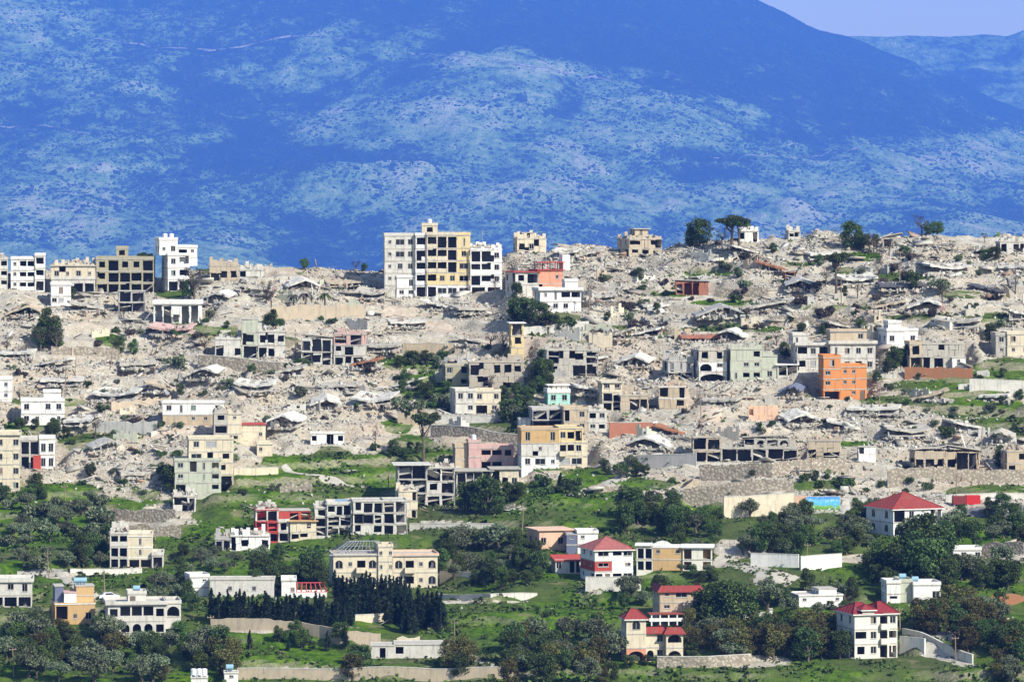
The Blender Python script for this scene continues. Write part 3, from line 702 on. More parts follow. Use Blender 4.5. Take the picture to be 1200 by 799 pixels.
H('ruined_house', 'low open house on white columns beside a dark tree, right of the large gutted building', 'ruin', 'white columned open house', 573, 572, 4,
  [(535, 576, 572, 552, ['oooo'], 'offwhite', O(D=8, par=0, ov=.6, rmat='conc')), (576.2, 608, 572, 550, ['lxw'], 'cream', O(D=8, y=.2, par=0, rmat='conc', ov=.5))])
# --- left half of the village
H('apartment_house', 'cream yellow four storey apartment house cut off by the left edge', 'house', 'cream apartment house', 5, 577, 6, [(-14, 23, 577, 510, ['.w.w', 'ww.w', 'ww.w', 'ww.w'], 'cream', O(D=10, ov=.4))])
H('house', 'white two storey house with an open balcony beside a tall red panel', 'house', 'red panel house', 44, 549, 5, [(24, 46, 549, 516, ['oo', 'oo'], 'offwhite', O(D=7)), (46.2, 64, 549, 515, ['tt', 'tt'], 'white', O(D=7, y=-.3))],
  extras=(blockp('red_panel', 39, 48, 556, 533, M_('red'), -1.8, -1.5),))
H('house', 'white two storey house with a roof room above dark trees', 'house', 'white house with a roof room', 50, 498, 6, [(25, 75, 498, 471, ['wn.n', 'w.ww'], 'white', O(D=8)), (51, 71, 470, 461, ['.'], 'white', O(D=4, y=1.5))])
H('house', 'white house clipped by the left edge above the rubble slope', 'house', 'clipped white house', 2, 471, 4, [(-12, 13, 471, 446, ['nn', 'nn'], 'white', O(D=7))])
H('house', 'long white house over a tan storey, with four small dark windows', 'house', 'long white house', 226, 498, 3, [(191, 262, 498, 473, ['..nnn', 'wsw.w'], 'white', O(D=7, mats=['tan', 'white'], par=.3))])
H('house', 'small cream house with a grey gutted left half', 'house', 'small cream half gutted house', 270, 519, 6, [(251, 267, 519, 485, ['o', 'o', 'x'], 'conc', O(D=7, roof='broken')), (267.2, 283, 519, 486, ['x', '.', 'n'], 'cream', O(D=7, y=.4, roof='broken'))])
H('house', 'small cream house with a red roof line and two square windows', 'house', 'red lined cream house', 293, 517, 8, [(276, 311, 517, 498, ['n.n'], 'cream', O(D=7, rmat='red', par=0, ov=.3))])
H('house', 'tiny cream hut with one window under the small cream house', 'house', 'tiny cream hut', 310, 535, 5, [(301, 319, 535, 522, ['n.'], 'cream', O(D=5))])
H('house', 'tall yellow cream house stepping down to a grey green front wing', 'house', 'grey winged yellow house', 242, 578, 6,
  [(222, 274, 570, 517, ['.o', 'nx', 'W.x', 'wW.'], 'cream', O(D=9, y=3, par=.4)), (205, 259, 578, 541, ['o..x', 'w.sx', 'w.sx'], 'greygreen', O(D=8, par=.5))])
H('house', 'small grey ruin with two dark doorways beside terrace walls', 'ruin', 'small grey terrace ruin', 216, 600, 5, [(203, 229, 600, 583, ['.oo'], 'offwhite', O(D=6, roof='broken'))])
H('house', 'low pale blue and white shed in the rubble above the green field', 'house', 'low pale blue shed', 383, 522, 2, [(364, 403, 522, 510, ['x...x'], 'white', O(D=5, par=.2, side='..'))])
H('house', 'beige three storey house with open terraces, half wrecked on its left', 'house', 'open terraced beige house', 160, 665, 3,
  [(129, 150, 665, 626, ['oo', 'oo', 'xx'], 'offwhite', O(D=9, roof='broken')), (150.2, 178, 665, 629, ['oo', '.s.', '.s.'], 'cream', O(D=9, y=.4, slab='white')), (178.2, 191, 665, 651, ['o'], 'offwhite', O(D=9, y=-.3))])
# --- lower left
H('house', 'ochre orange house with a blue grey gable, a red rooftop and two water tanks', 'house', 'ochre orange house', 90, 731, 10,
  [(65, 111, 731, 708, ['lnw'], 'ochre', O(D=9, par=.2, slab='white', mats=['ochre'])), (76, 90, 708, 695, ['.'], 'white', O(D=5, y=1, rmat='pink', par=0)), (90.2, 111, 708, 688, ['.', '.'], 'ochre', O(D=5, y=2, par=0, tanks=((.1, 'b'), (.45, 'b')))), (66, 76, 708, 688, ['.'], 'slate', O(D=5, y=2.5, par=0))])
H('house', 'unfinished pale house with arches below, square openings above and a roof room', 'house', 'pale arched house', 169, 746, 8,
  [(127, 194, 746, 709, ['xAAAx', 'xlllx'], 'offwhite', O(D=10, ov=.5, clean=1, darkframe=1, room='dark')), (151, 172, 708, 698, ['d.'], 'offwhite', O(D=5, y=2, tanks=((.5, 'b'),))), (194.2, 212, 738, 709, ['.', 'a'], 'offwhite', O(D=9, y=.8))])
H('house', 'grey house with a white roof slab on stilts, cut off by the left edge', 'house', 'grey stilted house', 15, 711, 5, [(-12, 37, 711, 682, ['ooo', 'wwt'], 'offwhite', O(D=9, ov=.4, rmat='pale'))])
H('house', 'small bright white cube house with one window', 'house', 'small white cube house', 233, 699, 14, [(223, 245, 699, 677, ['.', '.n'], 'white', O(D=6))])
H('house', 'long low white and yellow shed behind the dark cypress hedge', 'house', 'long low shed behind the cypresses', 283, 699, 1, [(246, 321, 699, 680, ['..n..n..'], 'offwhite', O(D=6, par=.2))])
H('house', 'white house with an open red steel roof frame behind the cypresses', 'house', 'red roof frame house', 354, 700, 3, [(330, 347, 700, 681, ['.n'], 'white', O(D=6)), (347.2, 383, 700, 694, ['...'], 'white', O(D=6, roof='none'))], extras=(
  lambda root, gpx, grz: [MB().tube([(gpx(347 + 6 * k), .2, grz(694)), (gpx(349 + 5 * k), 2.5, grz(684)), (gpx(347 + 6 * k), 5, grz(694))], .12, 5).build('rafter', plain('red_steel', (.42, .05, .05)), root) for k in range(7)] + [MB().tube([(gpx(348), 2.5, grz(684)), (gpx(381), 2.5, grz(684))], .13, 5).tube([(gpx(347), .2, grz(694)), (gpx(384), .2, grz(694))], .13, 5).build('purlin', plain('red_steel', (.42, .05, .05)), root)],))
H('ruined_house', 'red walled ruin with an orange upper room and cream front rooms', 'ruin', 'red walled ruin', 334, 634, 6,
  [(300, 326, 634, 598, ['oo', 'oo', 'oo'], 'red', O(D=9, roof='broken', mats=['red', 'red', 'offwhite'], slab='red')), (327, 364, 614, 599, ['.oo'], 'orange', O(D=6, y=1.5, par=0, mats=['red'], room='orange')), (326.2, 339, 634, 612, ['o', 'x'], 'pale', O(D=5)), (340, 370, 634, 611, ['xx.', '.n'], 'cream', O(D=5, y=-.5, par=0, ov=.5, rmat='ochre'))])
H('gutted_building', 'grey three storey shell with balconies and a blue sheet on its roof', 'ruin', 'grey shell with a blue roof sheet', 390, 628, 4,
  [(369, 383, 628, 596, ['o', 'o', 'x'], 'offwhite', O(D=8, roof='broken')), (383.2, 412, 628, 592, ['oo', 'oo', 'xoo'], 'pale', O(D=8, y=-.4))], extras=(blockp('roof_sheet', 393, 408, 592, 586, plain('blue_sheet', (.22, .34, .46)), 2, 2.2),))
H('gutted_building', 'square pale concrete shell of large open bays, right of the blue sheeted shell', 'ruin', 'square shell of open bays', 446, 626, 5, [(414, 449, 626, 588, ['x.x', '.oo', 'xoo'], 'offwhite', O(D=9, par=.2)), (449.2, 477, 626, 588, ['oo', 'oo', 'oo'], 'pale', O(D=9, y=.4, par=.2, side='oo'))])
H('house', 'small cream stair tower standing behind the square shell', 'ruin', 'small cream stair tower', 477, 607, 8, [(467, 489, 607, 577, ['.', '.', '.'], 'cream', O(D=6, roof='broken'))])
def steel_roof(root, gpx, grz):
    x0, x1, z0, z1 = gpx(386), gpx(459), grz(650), grz(635.5)
    xm0, xm1 = gpx(411), gpx(447); q = MB()
    for k in range(13):
        t = k / 12; xa = x0 + (x1 - x0) * t; xb = xm0 + (xm1 - xm0) * t
        q.tube([(xa, -.3, z0), (xb, 4.5, z1), (xa, 10.3, z0)], .07, 4)
    q.tube([(xm0, 4.5, z1), (xm1, 4.5, z1)], .09, 5).tube([(x0, -.3, z0), (x1, -.3, z0)], .09, 5)
    q.tube([(x0, 10, z0), (xm0, 4.5, z1), (x0, -.3, z0)], .08, 4).tube([(x1, 10, z0), (xm1, 4.5, z1), (x1, -.3, z0)], .08, 4)
    for j in (.33, .66):
        q.tube([(x0 + (xm0 - x0) * j, -.3 + 4.8 * j, z0 + (z1 - z0) * j), (x1 + (xm1 - x1) * j, -.3 + 4.8 * j, z0 + (z1 - z0) * j)], .06, 4)
    q.build('roof_frame', STEEL, root)
H('apartment_house', 'large cream apartment house with arched windows, a stair tower and a bare steel roof frame', 'house', 'cream steel framed house', 449, 689, 7,
  [(391, 443, 689, 650, ['vnvv', 'vnbv'], 'cream', O(D=10, par=.1)), (443.2, 460, 689, 641, ['n.n', 'n.n', 'n.n'], 'cream', O(D=6, y=-.4, par=.5)), (461, 513, 689, 652, ['vbnv', 'vbnv'], 'cream', O(D=10, y=.6, ov=.3, par=.4, pmat='salmon'))], extras=(steel_roof,))
H('ruined_house', 'low white ruined house in the olive grove left of the red walled ruin', 'ruin', 'low white ruined house', 272, 645, 3, [(270, 316, 645, 629, ['.x.x'], 'white', O(D=7, roof='broken')), (252, 269.8, 645, 632, ['oo'], 'grey', O(D=7, roof='broken'))])
# --- lower middle and right
H('house', 'salmon flat roofed house with two windows and a slate shaded side', 'house', 'salmon flat roofed house', 655, 643, 16, [(632, 672, 643, 622, ['w.w.'], 'peach', O(D=9, rmat='salmon', ov=.5, par=0))])
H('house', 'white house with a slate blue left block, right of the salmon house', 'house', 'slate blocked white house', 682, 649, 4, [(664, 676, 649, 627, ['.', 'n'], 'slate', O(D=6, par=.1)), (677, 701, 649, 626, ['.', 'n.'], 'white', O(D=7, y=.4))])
H('villa', 'three storey white and red villa under a red hipped roof, behind a pale block wall', 'villa', 'white and red villa with hipped roof', 717, 681, 16,
  [(697, 717, 681, 644, ['od', 'W', 'W'], 'white', O(D=10, mats=['white', 'red', 'white'], roof='none')), (717.2, 742, 681, 644, ['oW', '.w', 'lW'], 'white', O(D=10, roof='none', slab='white')), (697, 742, 644.5, 644, ['.'], 'white', O(D=10, roof='hip', rh=2.3, rk=1.1, tile=PINKTILE))],)
H('carport', 'low outbuilding with a pinkish red roof, left of the white and red villa', 'outbuilding', 'pinkish roofed outbuilding', 666, 672, 8, [(651, 682, 672, 656, ['w.oo'], 'pale', O(D=6, roof='tilt', tilt=0, tiltx=6, rmat='red'))])
H('house', 'tan modern house with white frame beams and an arched white gable', 'house', 'arched gable house', 795, 669, -3,
  [(746, 765, 669, 642, ['oo', 'oo'], 'ivory', O(D=8, par=0, room='slate')), (765.2, 800, 669, 643, ['..', 'n.n'], 'ochre', O(D=8, par=0, mats=['ochre', 'ochre'], rmat='white')), (800.2, 834, 669, 642.5, ['o.o', 'o.o'], 'ivory', O(D=8, y=-.3, par=0, ov=.5, room='ochre', rmat='white'))],
  extras=(lambda root, gpx, grz: MB().prism([(gpx(765), grz(641)), (gpx(787), grz(641)), (gpx(787), grz(639)), (gpx(782), grz(636)), (gpx(776), grz(634.5)), (gpx(770), grz(636)), (gpx(765), grz(639))], .5, 1.0).build('gable', M_('white'), root),
          blockp('roof_beam', 744, 764, 640.6, 639.3, M_('white'), -.4, 6)))
H('house', 'tan two storey house with a bright red roof edge above a red veranda', 'house', 'red edged tan house', 798, 731, 7,
  [(773, 824, 731, 692, ['oo.', 'w.w', 'nWw'], 'tan', O(D=9, roof='edge', rmat='tan')),], extras=(
  lambda root, gpx, grz: MB().box(gpx(758), -3.2, grz(718), gpx(804), -.3, grz(716.5)).build('veranda_roof', BRICKTILE, root),
  lambda root, gpx, grz: [MB().box(gpx(760 + 10 * k), -3.1, grz(731), gpx(761.5 + 10 * k), -2.8, grz(718.1)).build('post', M_('white'), root) for k in range(5)],
  lambda root, gpx, grz: MB().box(gpx(758), -3.15, grz(726), gpx(804), -2.95, grz(722)).build('parapet', M_('white'), root)))
H('villa', 'small cream villa with arched terraces and a little red hipped tower roof', 'villa', 'small arched villa', 767, 775, 8,
  [(734, 757, 775, 725, ['a', '.', 'v'], 'cream', O(D=6, roof='hip', rh=1.6, rk=.7, mats=['coral', 'cream', 'cream'])), (757.2, 780, 775, 741, ['aw', '.w'], 'cream', O(D=7, y=.8, roof='edge', rmat='tan')), (780.2, 800, 775, 741, ['a', 'A'], 'cream', O(D=7, y=-.6, roof='edge', rmat='tan'))])
H('villa', 'white villa with a broad red hipped roof, porch columns and a shaded left side', 'villa', 'broad red roofed villa', 1074, 627, 24,
  [(1046, 1105, 627, 596, ['aw.a', 'ow.o'], 'white', O(D=12, roof='hip', rh=3.2, rk=1.0, sideL='vv', mats=['white', 'white']))])
H('villa', 'white three storey villa with balconies and a dark red tiled roof with small gables', 'villa', 'dark red gabled villa', 1028, 771, 16,
  [(1001, 1031, 771, 719, ['xw', 'lw', '.w'], 'ivory', O(D=10, roof='hip', rh=1.8, rk=.8, tile=DEEPTILE)), (1031.2, 1053, 771, 719, ['oo', 'bl', 'bw'], 'ivory', O(D=10, y=.4, roof='hip', rh=1.8, rk=.8, tile=DEEPTILE)), (1010, 1024, 719, 714, ['.'], 'ivory', O(D=3, y=-.25, roof='hip', rh=.9, rk=1, tile=DEEPTILE))])
H('house', 'low white house with a grey green block and rooftop tanks, behind brown trees', 'house', 'low tank topped house', 1076, 707, 6,
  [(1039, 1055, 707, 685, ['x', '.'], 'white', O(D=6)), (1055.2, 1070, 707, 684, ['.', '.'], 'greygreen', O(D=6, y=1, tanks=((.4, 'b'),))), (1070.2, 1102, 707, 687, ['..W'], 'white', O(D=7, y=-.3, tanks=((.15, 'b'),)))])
H('house', 'low white flat roofed house with a raised roof block, between dark trees', 'house', 'low white flat roofed house', 962, 711, 12, [(936, 988, 711, 699, ['n..n'], 'white', O(D=8, par=.2)), (963, 984, 698, 692, ['.'], 'white', O(D=5, y=2, par=0))])
H('house', 'white house front peeping out between dark trees right of the red roofed villa', 'house', 'tree hidden white house', 1133, 657, 4, [(1117, 1150, 657, 645, ['.w.w'], 'white', O(D=6))])
H('shed', 'long low grey shed with a flat roof in the lower field', 'shed', 'long low grey shed', 476, 771, 2, [(435, 462, 771, 757, ['.o.'], 'offwhite', O(D=6, par=.1)), (462.2, 523, 771, 756, ['x....'], 'pale', O(D=7, y=.4, par=.1))])
H('hut', 'tiny white hut with a blue tank at the bottom edge', 'hut', 'tiny white tank hut', 270, 799, 5, [(263, 279, 799, 789, ['n'], 'white', O(D=4, par=.1, tanks=((.4, 'b'),)))])
H('hut', 'little white pump hut with three white tanks at the bottom edge', 'hut', 'white tank pump hut', 233, 802, 3, [(224, 243, 802, 795, ['.'], 'white', O(D=3, par=.1, tanks=((.15, 'w'), (.5, 'w'), (.8, 'w'))))])
H('house', 'roofless white wall with one upright post among dark trees', 'ruin', 'roofless white wall with a post', 886, 724, 2, [(869, 903, 724, 719, ['.'], 'white', O(D=2, par=0)), (902, 905, 724, 714, ['.'], 'white', O(D=1, par=0))])

# ------------------------------------------------------------------ level the ground under the houses, heap it under the rubble
def apply_pads():
    global GZ
    Z = GZ.copy(); Wt = np.zeros_like(Z); A = np.zeros_like(Z)
    for (x, y, a, x0, x1, y0, y1, z) in PADS:
        dx, dy = GX - x, GY - y
        u = dx * math.cos(a) + dy * math.sin(a); v = -dx * math.sin(a) + dy * math.cos(a)
        d = np.hypot(np.maximum(np.maximum(x0 - u, u - x1), 0), np.maximum(np.maximum(y0 - v, v - y1), 0))
        w = sstep(4.0, 0, d)
        w = w ** 2
        A += w * (z - .06); Wt += w
    k = np.clip(Wt, 0, 1)
    GZ = np.where(Wt > 0, Z * (1 - k) + k * A / np.maximum(Wt, 1e-6), Z)
    P, RW = rowcol(GX, GY, GZ)
    rub = 1 - masks(GX, GY, GZ)
    heap = 2.4 * np.maximum(fbm(GX, GY, 10, 3) - .48, 0) * 2 + .7 * (fbm(GX, GY, 2.6, 3) - .5)
    GZ = GZ + rub * heap * (1 - .93 * k) * sstep(905, 950, GY)
apply_pads()

# ------------------------------------------------------------------ the ground sheet
def ground_mat():
    m, t, b = nt('ground')
    p = gpos(t)
    g = attr(t, 'green'); rb = attr(t, 'road')
    n1 = noise(t, p, 0.05, 5); n2 = noise(t, p, 0.5, 5, .7); n3 = noise(t, p, 2.5, 3, .7)
    soil = ramp(t, n2, [(.25, (.21, .185, .135)), (.45, (.37, .335, .26)), (.6, (.46, .43, .355)), (.8, (.56, .54, .48))])
    soil = mix(t, ramp(t, n1, [(.5, (0, 0, 0)), (.7, (.75,) * 3)]), soil, mix(t, n2, (.33, .25, .16), (.48, .39, .28)))
    soil = mix(t, mth(t, 'MULTIPLY', ramp(t, n3, [(.56, (0,) * 3), (.62, (1,) * 3)]), .6), soil, (.66, .63, .57))
    soil = mix(t, mth(t, 'MULTIPLY', ramp(t, n3, [(.33, (1,) * 3), (.4, (0,) * 3)]), .5), soil, (.16, .15, .12))
    gr = ramp(t, n2, [(.25, (.018, .042, .006)), (.45, (.044, .098, .008)), (.6, (.095, .17, .011)), (.8, (.17, .225, .024))])
    gr = mix(t, ramp(t, noise(t, p, .035, 4), [(.42, (0,) * 3), (.6, (.8,) * 3)]), gr, mix(t, n3, (.04, .06, .022), (.10, .11, .045)))
    gr = mix(t, mth(t, 'MULTIPLY', ramp(t, noise(t, p, .13, 5), [(.6, (0,) * 3), (.68, (1,) * 3)]), .6), gr, (.22, .18, .11))
    nz = t.nodes.new('ShaderNodeSeparateXYZ'); t.links.new(t.nodes.new('ShaderNodeNewGeometry').outputs['True Normal'], nz.inputs[0])
    steep = ramp(t, nz.outputs[2], [(.55, (1,) * 3), (.8, (0,) * 3)])
    wall = ramp(t, noise(t, scalev(t, p, (1, 1, 2.2)), 1.2, 4, .7), [(.3, (.13, .11, .08)), (.5, (.34, .29, .22)), (.7, (.48, .42, .34))])
    gm = mth(t, 'ADD', g, mth(t, 'MULTIPLY', mth(t, 'SUBTRACT', n2, .5), 1.1))
    col = mix(t, ramp(t, gm, [(.42, (0,) * 3), (.58, (1,) * 3)]), soil, gr)
    col = mix(t, mth(t, 'MULTIPLY', steep, .6), col, wall)
    t.links.new(col, b.inputs['Base Color'])
    b.inputs['Roughness'].default_value = 1.0; b.inputs['Specular IOR Level'].default_value = 0.05
    bump(t, b, mth(t, 'ADD', n2, n3), 0.5, 0.7)
    return m
def ax(fine, lo, hi):
    a = [fine[0]]; s = 3
    while a[-1] > lo: a.append(max(lo, a[-1] - s)); s *= 1.45
    c = [fine[-1]]; s = 3
    while c[-1] < hi: c.append(min(hi, c[-1] + s)); s *= 1.45
    return np.concatenate([a[:0:-1], fine, c[1:]])
def build_ground():
    xs = ax(gx, -13500, 13500); ys = np.concatenate([[-400, -100, 0, 15, 30, 60, 110, 180, 260, 340, 420, 520, 620, 700, 760, 800, 830, 850, 860], ax(gy, gy[0], 35700)])
    X, Y = np.meshgrid(xs, ys)
    Z = hill(X, Y)
    iy = np.searchsorted(ys, gy[0]); ix = np.searchsorted(xs, gx[0])
    Z[iy:iy + len(gy), ix:ix + len(gx)] = GZ
    G = masks(X, np.maximum(Y, 700), Z)
    G = np.where(Y > 1262, .9, G)
    me = npmesh('ground', np.stack([X, Y, Z], -1).reshape(-1, 3), gridfaces(len(ys), len(xs)), ground_mat(),
                {'green': ('POINT', 'FLOAT', G)}, smooth=True)
    return tag(link('ground', me), kind='structure')

# ------------------------------------------------------------------ the mountain, the far ridge and their scrub
MC_PX = [-600, 0, 500, 700, 800, 850, 880, 905, 935, 960, 985, 1010, 1040, 1070, 1090, 1110, 1125, 1140, 1160, 1200, 1300, 1800]
MC_RW = [-190, -170, -120, -60, -28, -12, -3, 8, 24, 37, 42, 50, 62, 72, 84, 92, 90, 104, 114, 128, 160, 330]
MY0, MY1 = 8000.0, 12200.0
MK = 2.6             # the mountain's distance and size
def mount(X, Y): return MK * mount1(np.asarray(X) / MK, np.asarray(Y) / MK)
def mount1(X, Y):
    px = 600 + F * X / Y
    cr = np.interp(px, MC_PX, MC_RW)
    t = np.clip((Y - MY0) / (MY1 - MY0), -.4, 1)
    row = 345 + (cr - 345) * t ** 1.0 if np.all(t >= 0) else 345 + (cr - 345) * t
    z = -(row - HR) / F * np.minimum(Y, MY1)
    far = np.maximum(Y - MY1, 0)
    z = z - far * .35
    amp = sstep(1.0, .75, t) * .9 + .1
    z = z + amp * (135 * (fbm(X + .35 * Y, Y * .7, 1550, 4) - .5) + 80 * (fbm(X, Y * .6, 450, 4, .55) - .5) + 46 * (np.abs(2 * fbm(X - .25 * Y, Y * .35, 420, 4) - 1) - .2) + 30 * (np.abs(2 * fbm(X + .2 * Y, Y * .4, 170, 3) - 1) - .2)) + 8 * (fbm(X, Y, 64, 3) - .5)
    return z
def mount_mat(name, far=False):
    m, t, b = nt(name)
    p = scalev(t, gpos(t), (1, .55, 1))
    f = attr(t, 'forest')
    n1 = noise(t, p, .00095, 7, .66); n2 = noise(t, p, .0046, 7, .72); n3 = noise(t, p, .017, 5, .75)
    st = noise(t, scalev(t, gpos(t), (1, .5, 9)), .0012, 7, .7)
    s = mth(t, 'ADD', mth(t, 'MULTIPLY', n1, .45), mth(t, 'MULTIPLY', n2, .85))
    s = mth(t, 'ADD', s, mth(t, 'MULTIPLY', n3, .60))
    s = mth(t, 'SUBTRACT', s, mth(t, 'MULTIPLY', f, .27))
    s = mth(t, 'SUBTRACT', s, .20)
    s = mth(t, 'ADD', s, mth(t, 'MULTIPLY', ramp(t, st, [(.56, (0,) * 3), (.68, (1,) * 3)]), .12))
    col = ramp(t, s, [(.50, (.008, .014, .010)), (.60, (.03, .05, .02)), (.65, (.10, .17, .04)), (.73, (.18, .30, .08)), (.82, (.29, .385, .14)), (.95, (.46, .47, .27))])
    col = mix(t, mth(t, 'MULTIPLY', ramp(t, n3, [(.33, (1,) * 3), (.47, (0,) * 3)]), .8), col, (.02, .035, .016))
    t.links.new(col, b.inputs['Base Color'])
    b.inputs['Roughness'].default_value = 1; b.inputs['Specular IOR Level'].default_value = 0
    bump(t, b, mth(t, 'ADD', n3, n2), 60, .9)
    return m
def forest_mask(X, Y, Z):
    px, rw = rowcol(X, Y, Z)
    n = fbm(X, Y, 620, 6, .6) - .5
    line = np.interp(px, [0, 200, 420, 520, 620, 700, 780, 880, 1000, 1100, 1200], [10, 25, 20, 34, 62, 92, 108, 124, 160, 168, 150])
    up = sstep(6, -12, rw - line + 30 * n)
    up = up * np.interp(px, [300, 560, 640, 1050, 1120], [.35, .6, 1, 1, .6])
    g = .50 * sstep(1.4, .3, np.hypot((px - 250) / 190, (rw - 190) / 90) + 1.7 * n)
    g = np.maximum(g, .5 * sstep(1.3, .4, np.hypot((px - 900) / 170, (rw - 190 - .10 * (px - 800)) / 18) + 1.6 * n))
    g = np.maximum(g, .35 * sstep(1.3, .4, np.hypot((px - 1080) / 90, (rw - 250) / 14) + 1.6 * n))
    pale = .36 * sstep(1.3, .6, np.hypot((px - 560) / 150, (rw - 190) / 80) + .9 * n)
    pale = np.maximum(pale, .55 * sstep(1.2, .6, np.hypot((px - 640) / 200, (rw - 78 - .08 * (px - 640)) / 9) + .9 * n))
    pale = np.maximum(pale, .5 * sstep(1.2, .6, np.hypot((px - 900) / 190, (rw - 235) / 45) + .9 * n))
    pale = np.maximum(pale, .45 * sstep(1.2, .6, np.hypot((px - 370) / 60, (rw - 140) / 20) + .9 * n))
    pale = np.maximum(pale, .45 * sstep(1.2, .6, np.hypot((px - 90) / 80, (rw - 240) / 35) + .9 * n))
    pale = np.maximum(pale, .34 * sstep(1.4, .4, np.hypot((px - 1090) / 190, (rw - 225) / 60) + 1.2 * n))
    gul = sstep(.72, .98, 1 - np.abs(2 * fbm(X / MK - .25 * Y / MK, Y / MK * .35, 420, 4) - 1)) * .5 + sstep(.75, 1, 1 - np.abs(2 * fbm(X / MK + .2 * Y / MK, Y / MK * .4, 170, 3) - 1)) * .3
    return np.maximum(up, g) - pale + .03 + gul * (1 - up) - .8 * (fbm(X, Y * .5, 230, 4, .65) - .5) * (1 - .7 * up)
def build_mountain():
    xs = np.arange(-3500, 3501, 13.0) * MK; ys = np.concatenate([np.arange(7100, 12400, 13.0), np.arange(12400, 13400, 130)]) * MK
    X, Y = np.meshgrid(xs, ys); Z = mount(X, Y)
    me = npmesh('mountain', np.stack([X, Y, Z], -1).reshape(-1, 3), gridfaces(len(ys), len(xs)), mount_mat('mountain'),
                {'forest': ('POINT', 'FLOAT', forest_mask(X, Y, Z))}, smooth=True)
    tag(link('mountain', me), kind='structure')
    # pale dirt tracks across the slope
    ysm = np.arange(8000 * MK, 12200 * MK, 12.0)
    tm, t, b = nt('mountain_track')
    t.links.new(ramp(t, noise(t, gpos(t), .02, 4), [(.35, (.20, .19, .11)), (.7, (.48, .42, .32))]), b.inputs['Base Color']); b.inputs['Specular IOR Level'].default_value = 0
    for ln in ([(836, 188), (880, 184), (930, 186), (985, 178), (1012, 172)], [(1096, 166), (1125, 168), (1160, 181), (1204, 197)], [(1030, 233), (1085, 230), (1140, 217), (1204, 205)], [(110, 46), (190, 57), (270, 60), (340, 42), (404, 46)], [(480, 62), (560, 70), (640, 82), (720, 96)], [(0, 150), (60, 148), (110, 162)]):
        V = []; ps = []; js = []
        for (p0, r0), (p1, r1) in zip(ln, ln[1:]):
            k = int(abs(p1 - p0) / 2.5) + 1
            ps += [(p0 + (p1 - p0) * i / k, r0 + (r1 - r0) * i / k + 1.2 * math.sin(p0 + i * .7)) for i in range(k)]
        for i, (px, rw) in enumerate(ps):
            xs_ = (px - 600) / F * ysm; zz = mount(xs_, ysm); q = np.nonzero(HR - F * zz / ysm <= rw)[0]
            js.append(float(ysm[q[0] if len(q) else -1]))
        js = np.convolve(np.pad(js, 8, mode='edge'), np.ones(17) / 17, 'valid')
        for i, (px, rw) in enumerate(ps):
            w = 9 + 5 * math.sin(i * .37) + rnd.uniform(-4, 4)
            for dy in (-w, 0, w):
                xx = (px - 600) / F * js[i]; V.append((xx, js[i] + dy, float(mount(xx, js[i] + dy)) + 4))
        tag(link('mountain_track', npmesh('mountain_track', np.array(V), gridfaces(len(ps), 3), tm)), kind='structure')
    # the higher ridge behind
    xs = np.arange(-2000, 3001, 12.0) * MK; ys = np.arange(12450, 13750, 12.0) * MK
    X, Y = np.meshgrid(xs, ys)
    px = 600 + F * X / Y
    cr = np.interp(px, [0, 900, 970, 1020, 1060, 1110, 1150, 1180, 1200, 1300], [44, 42, 42, 43, 42, 43, 41, 43, 36, 30])
    t = np.clip((Y - 12500 * MK) / (900 * MK), -.3, 1)
    Z = -((150 + (cr - 150) * t) - HR) / F * np.minimum(Y, 13400 * MK) - np.maximum(Y - 13400 * MK, 0) * .3
    Z = Z + (150 * sstep(1, .7, t) + 4) * (fbm(X, Y, 1800, 4) - .5) + 26 * (fbm(X, Y, 250, 4) - .5)
    me = npmesh('hills', np.stack([X, Y, Z], -1).reshape(-1, 3), gridfaces(len(ys), len(xs)), mount_mat('hills', True),
                {'forest': ('POINT', 'FLOAT', .1 + 1.2 * (fbm(X, Y * .4, 1400, 5) - .5))}, smooth=True)
    tag(link('hills', me), kind='structure')
    # scrub oaks scattered over the slopes, far too many to count
    n = 120000
    y = MK * nrng.uniform(8300, 12150, n); px = nrng.uniform(-30, 1230, n); x = (px - 600) / F * y
    z = mount(x, y)
    f = forest_mask(x, y, z)
    keep = nrng.random(n) < np.clip(.35 + .5 * f + 1.4 * (fbm(x, y, 420, 4) - .5), .05, 1)
    x, y, z = x[keep], y[keep], z[keep]; n = len(x)
    r = MK * (1.15 * np.exp(nrng.normal(0, .55, n)) + .5)
    ph = (1 + 5 ** .5) / 2
    iv = np.array([(-1, ph, 0), (1, ph, 0), (-1, -ph, 0), (1, -ph, 0), (0, -1, ph), (0, 1, ph), (0, -1, -ph), (0, 1, -ph), (ph, 0, -1), (ph, 0, 1), (-ph, 0, -1), (-ph, 0, 1)]) / 1.9
    it = np.array([(0, 11, 5), (0, 5, 1), (0, 1, 7), (0, 7, 10), (0, 10, 11), (1, 5, 9), (5, 11, 4), (11, 10, 2), (10, 7, 6), (7, 1, 8), (3, 9, 4), (3, 4, 2), (3, 2, 6), (3, 6, 8), (3, 8, 9), (4, 9, 5), (2, 4, 11), (6, 2, 10), (8, 6, 7), (9, 8, 1)])
    v = iv[None] * nrng.uniform(.65, 1.3, (n, 12, 1)) * (r[:, None, None] * np.array([1.35, 1.35, .9])) + np.stack([x, y, z + .3 * r], -1)[:, None]
    fc = it[None] + 12 * np.arange(n)[:, None, None]
    m, t, b = nt('scrub_leaves')
    t.links.new(ramp(t, noise(t, gpos(t), .01, 3), [(.35, (.008, .014, .008)), (.65, (.03, .05, .02))]), b.inputs['Base Color'])
    b.inputs['Specular IOR Level'].default_value = 0
    me = npmesh('scrub_oaks', v.reshape(-1, 3), fc.reshape(-1, 3), m)
    tag(link('scrub_oaks', me), 'dark scrub oaks dotted over the hazy blue mountain slopes', 'scrub', kind='stuff')
build_ground()
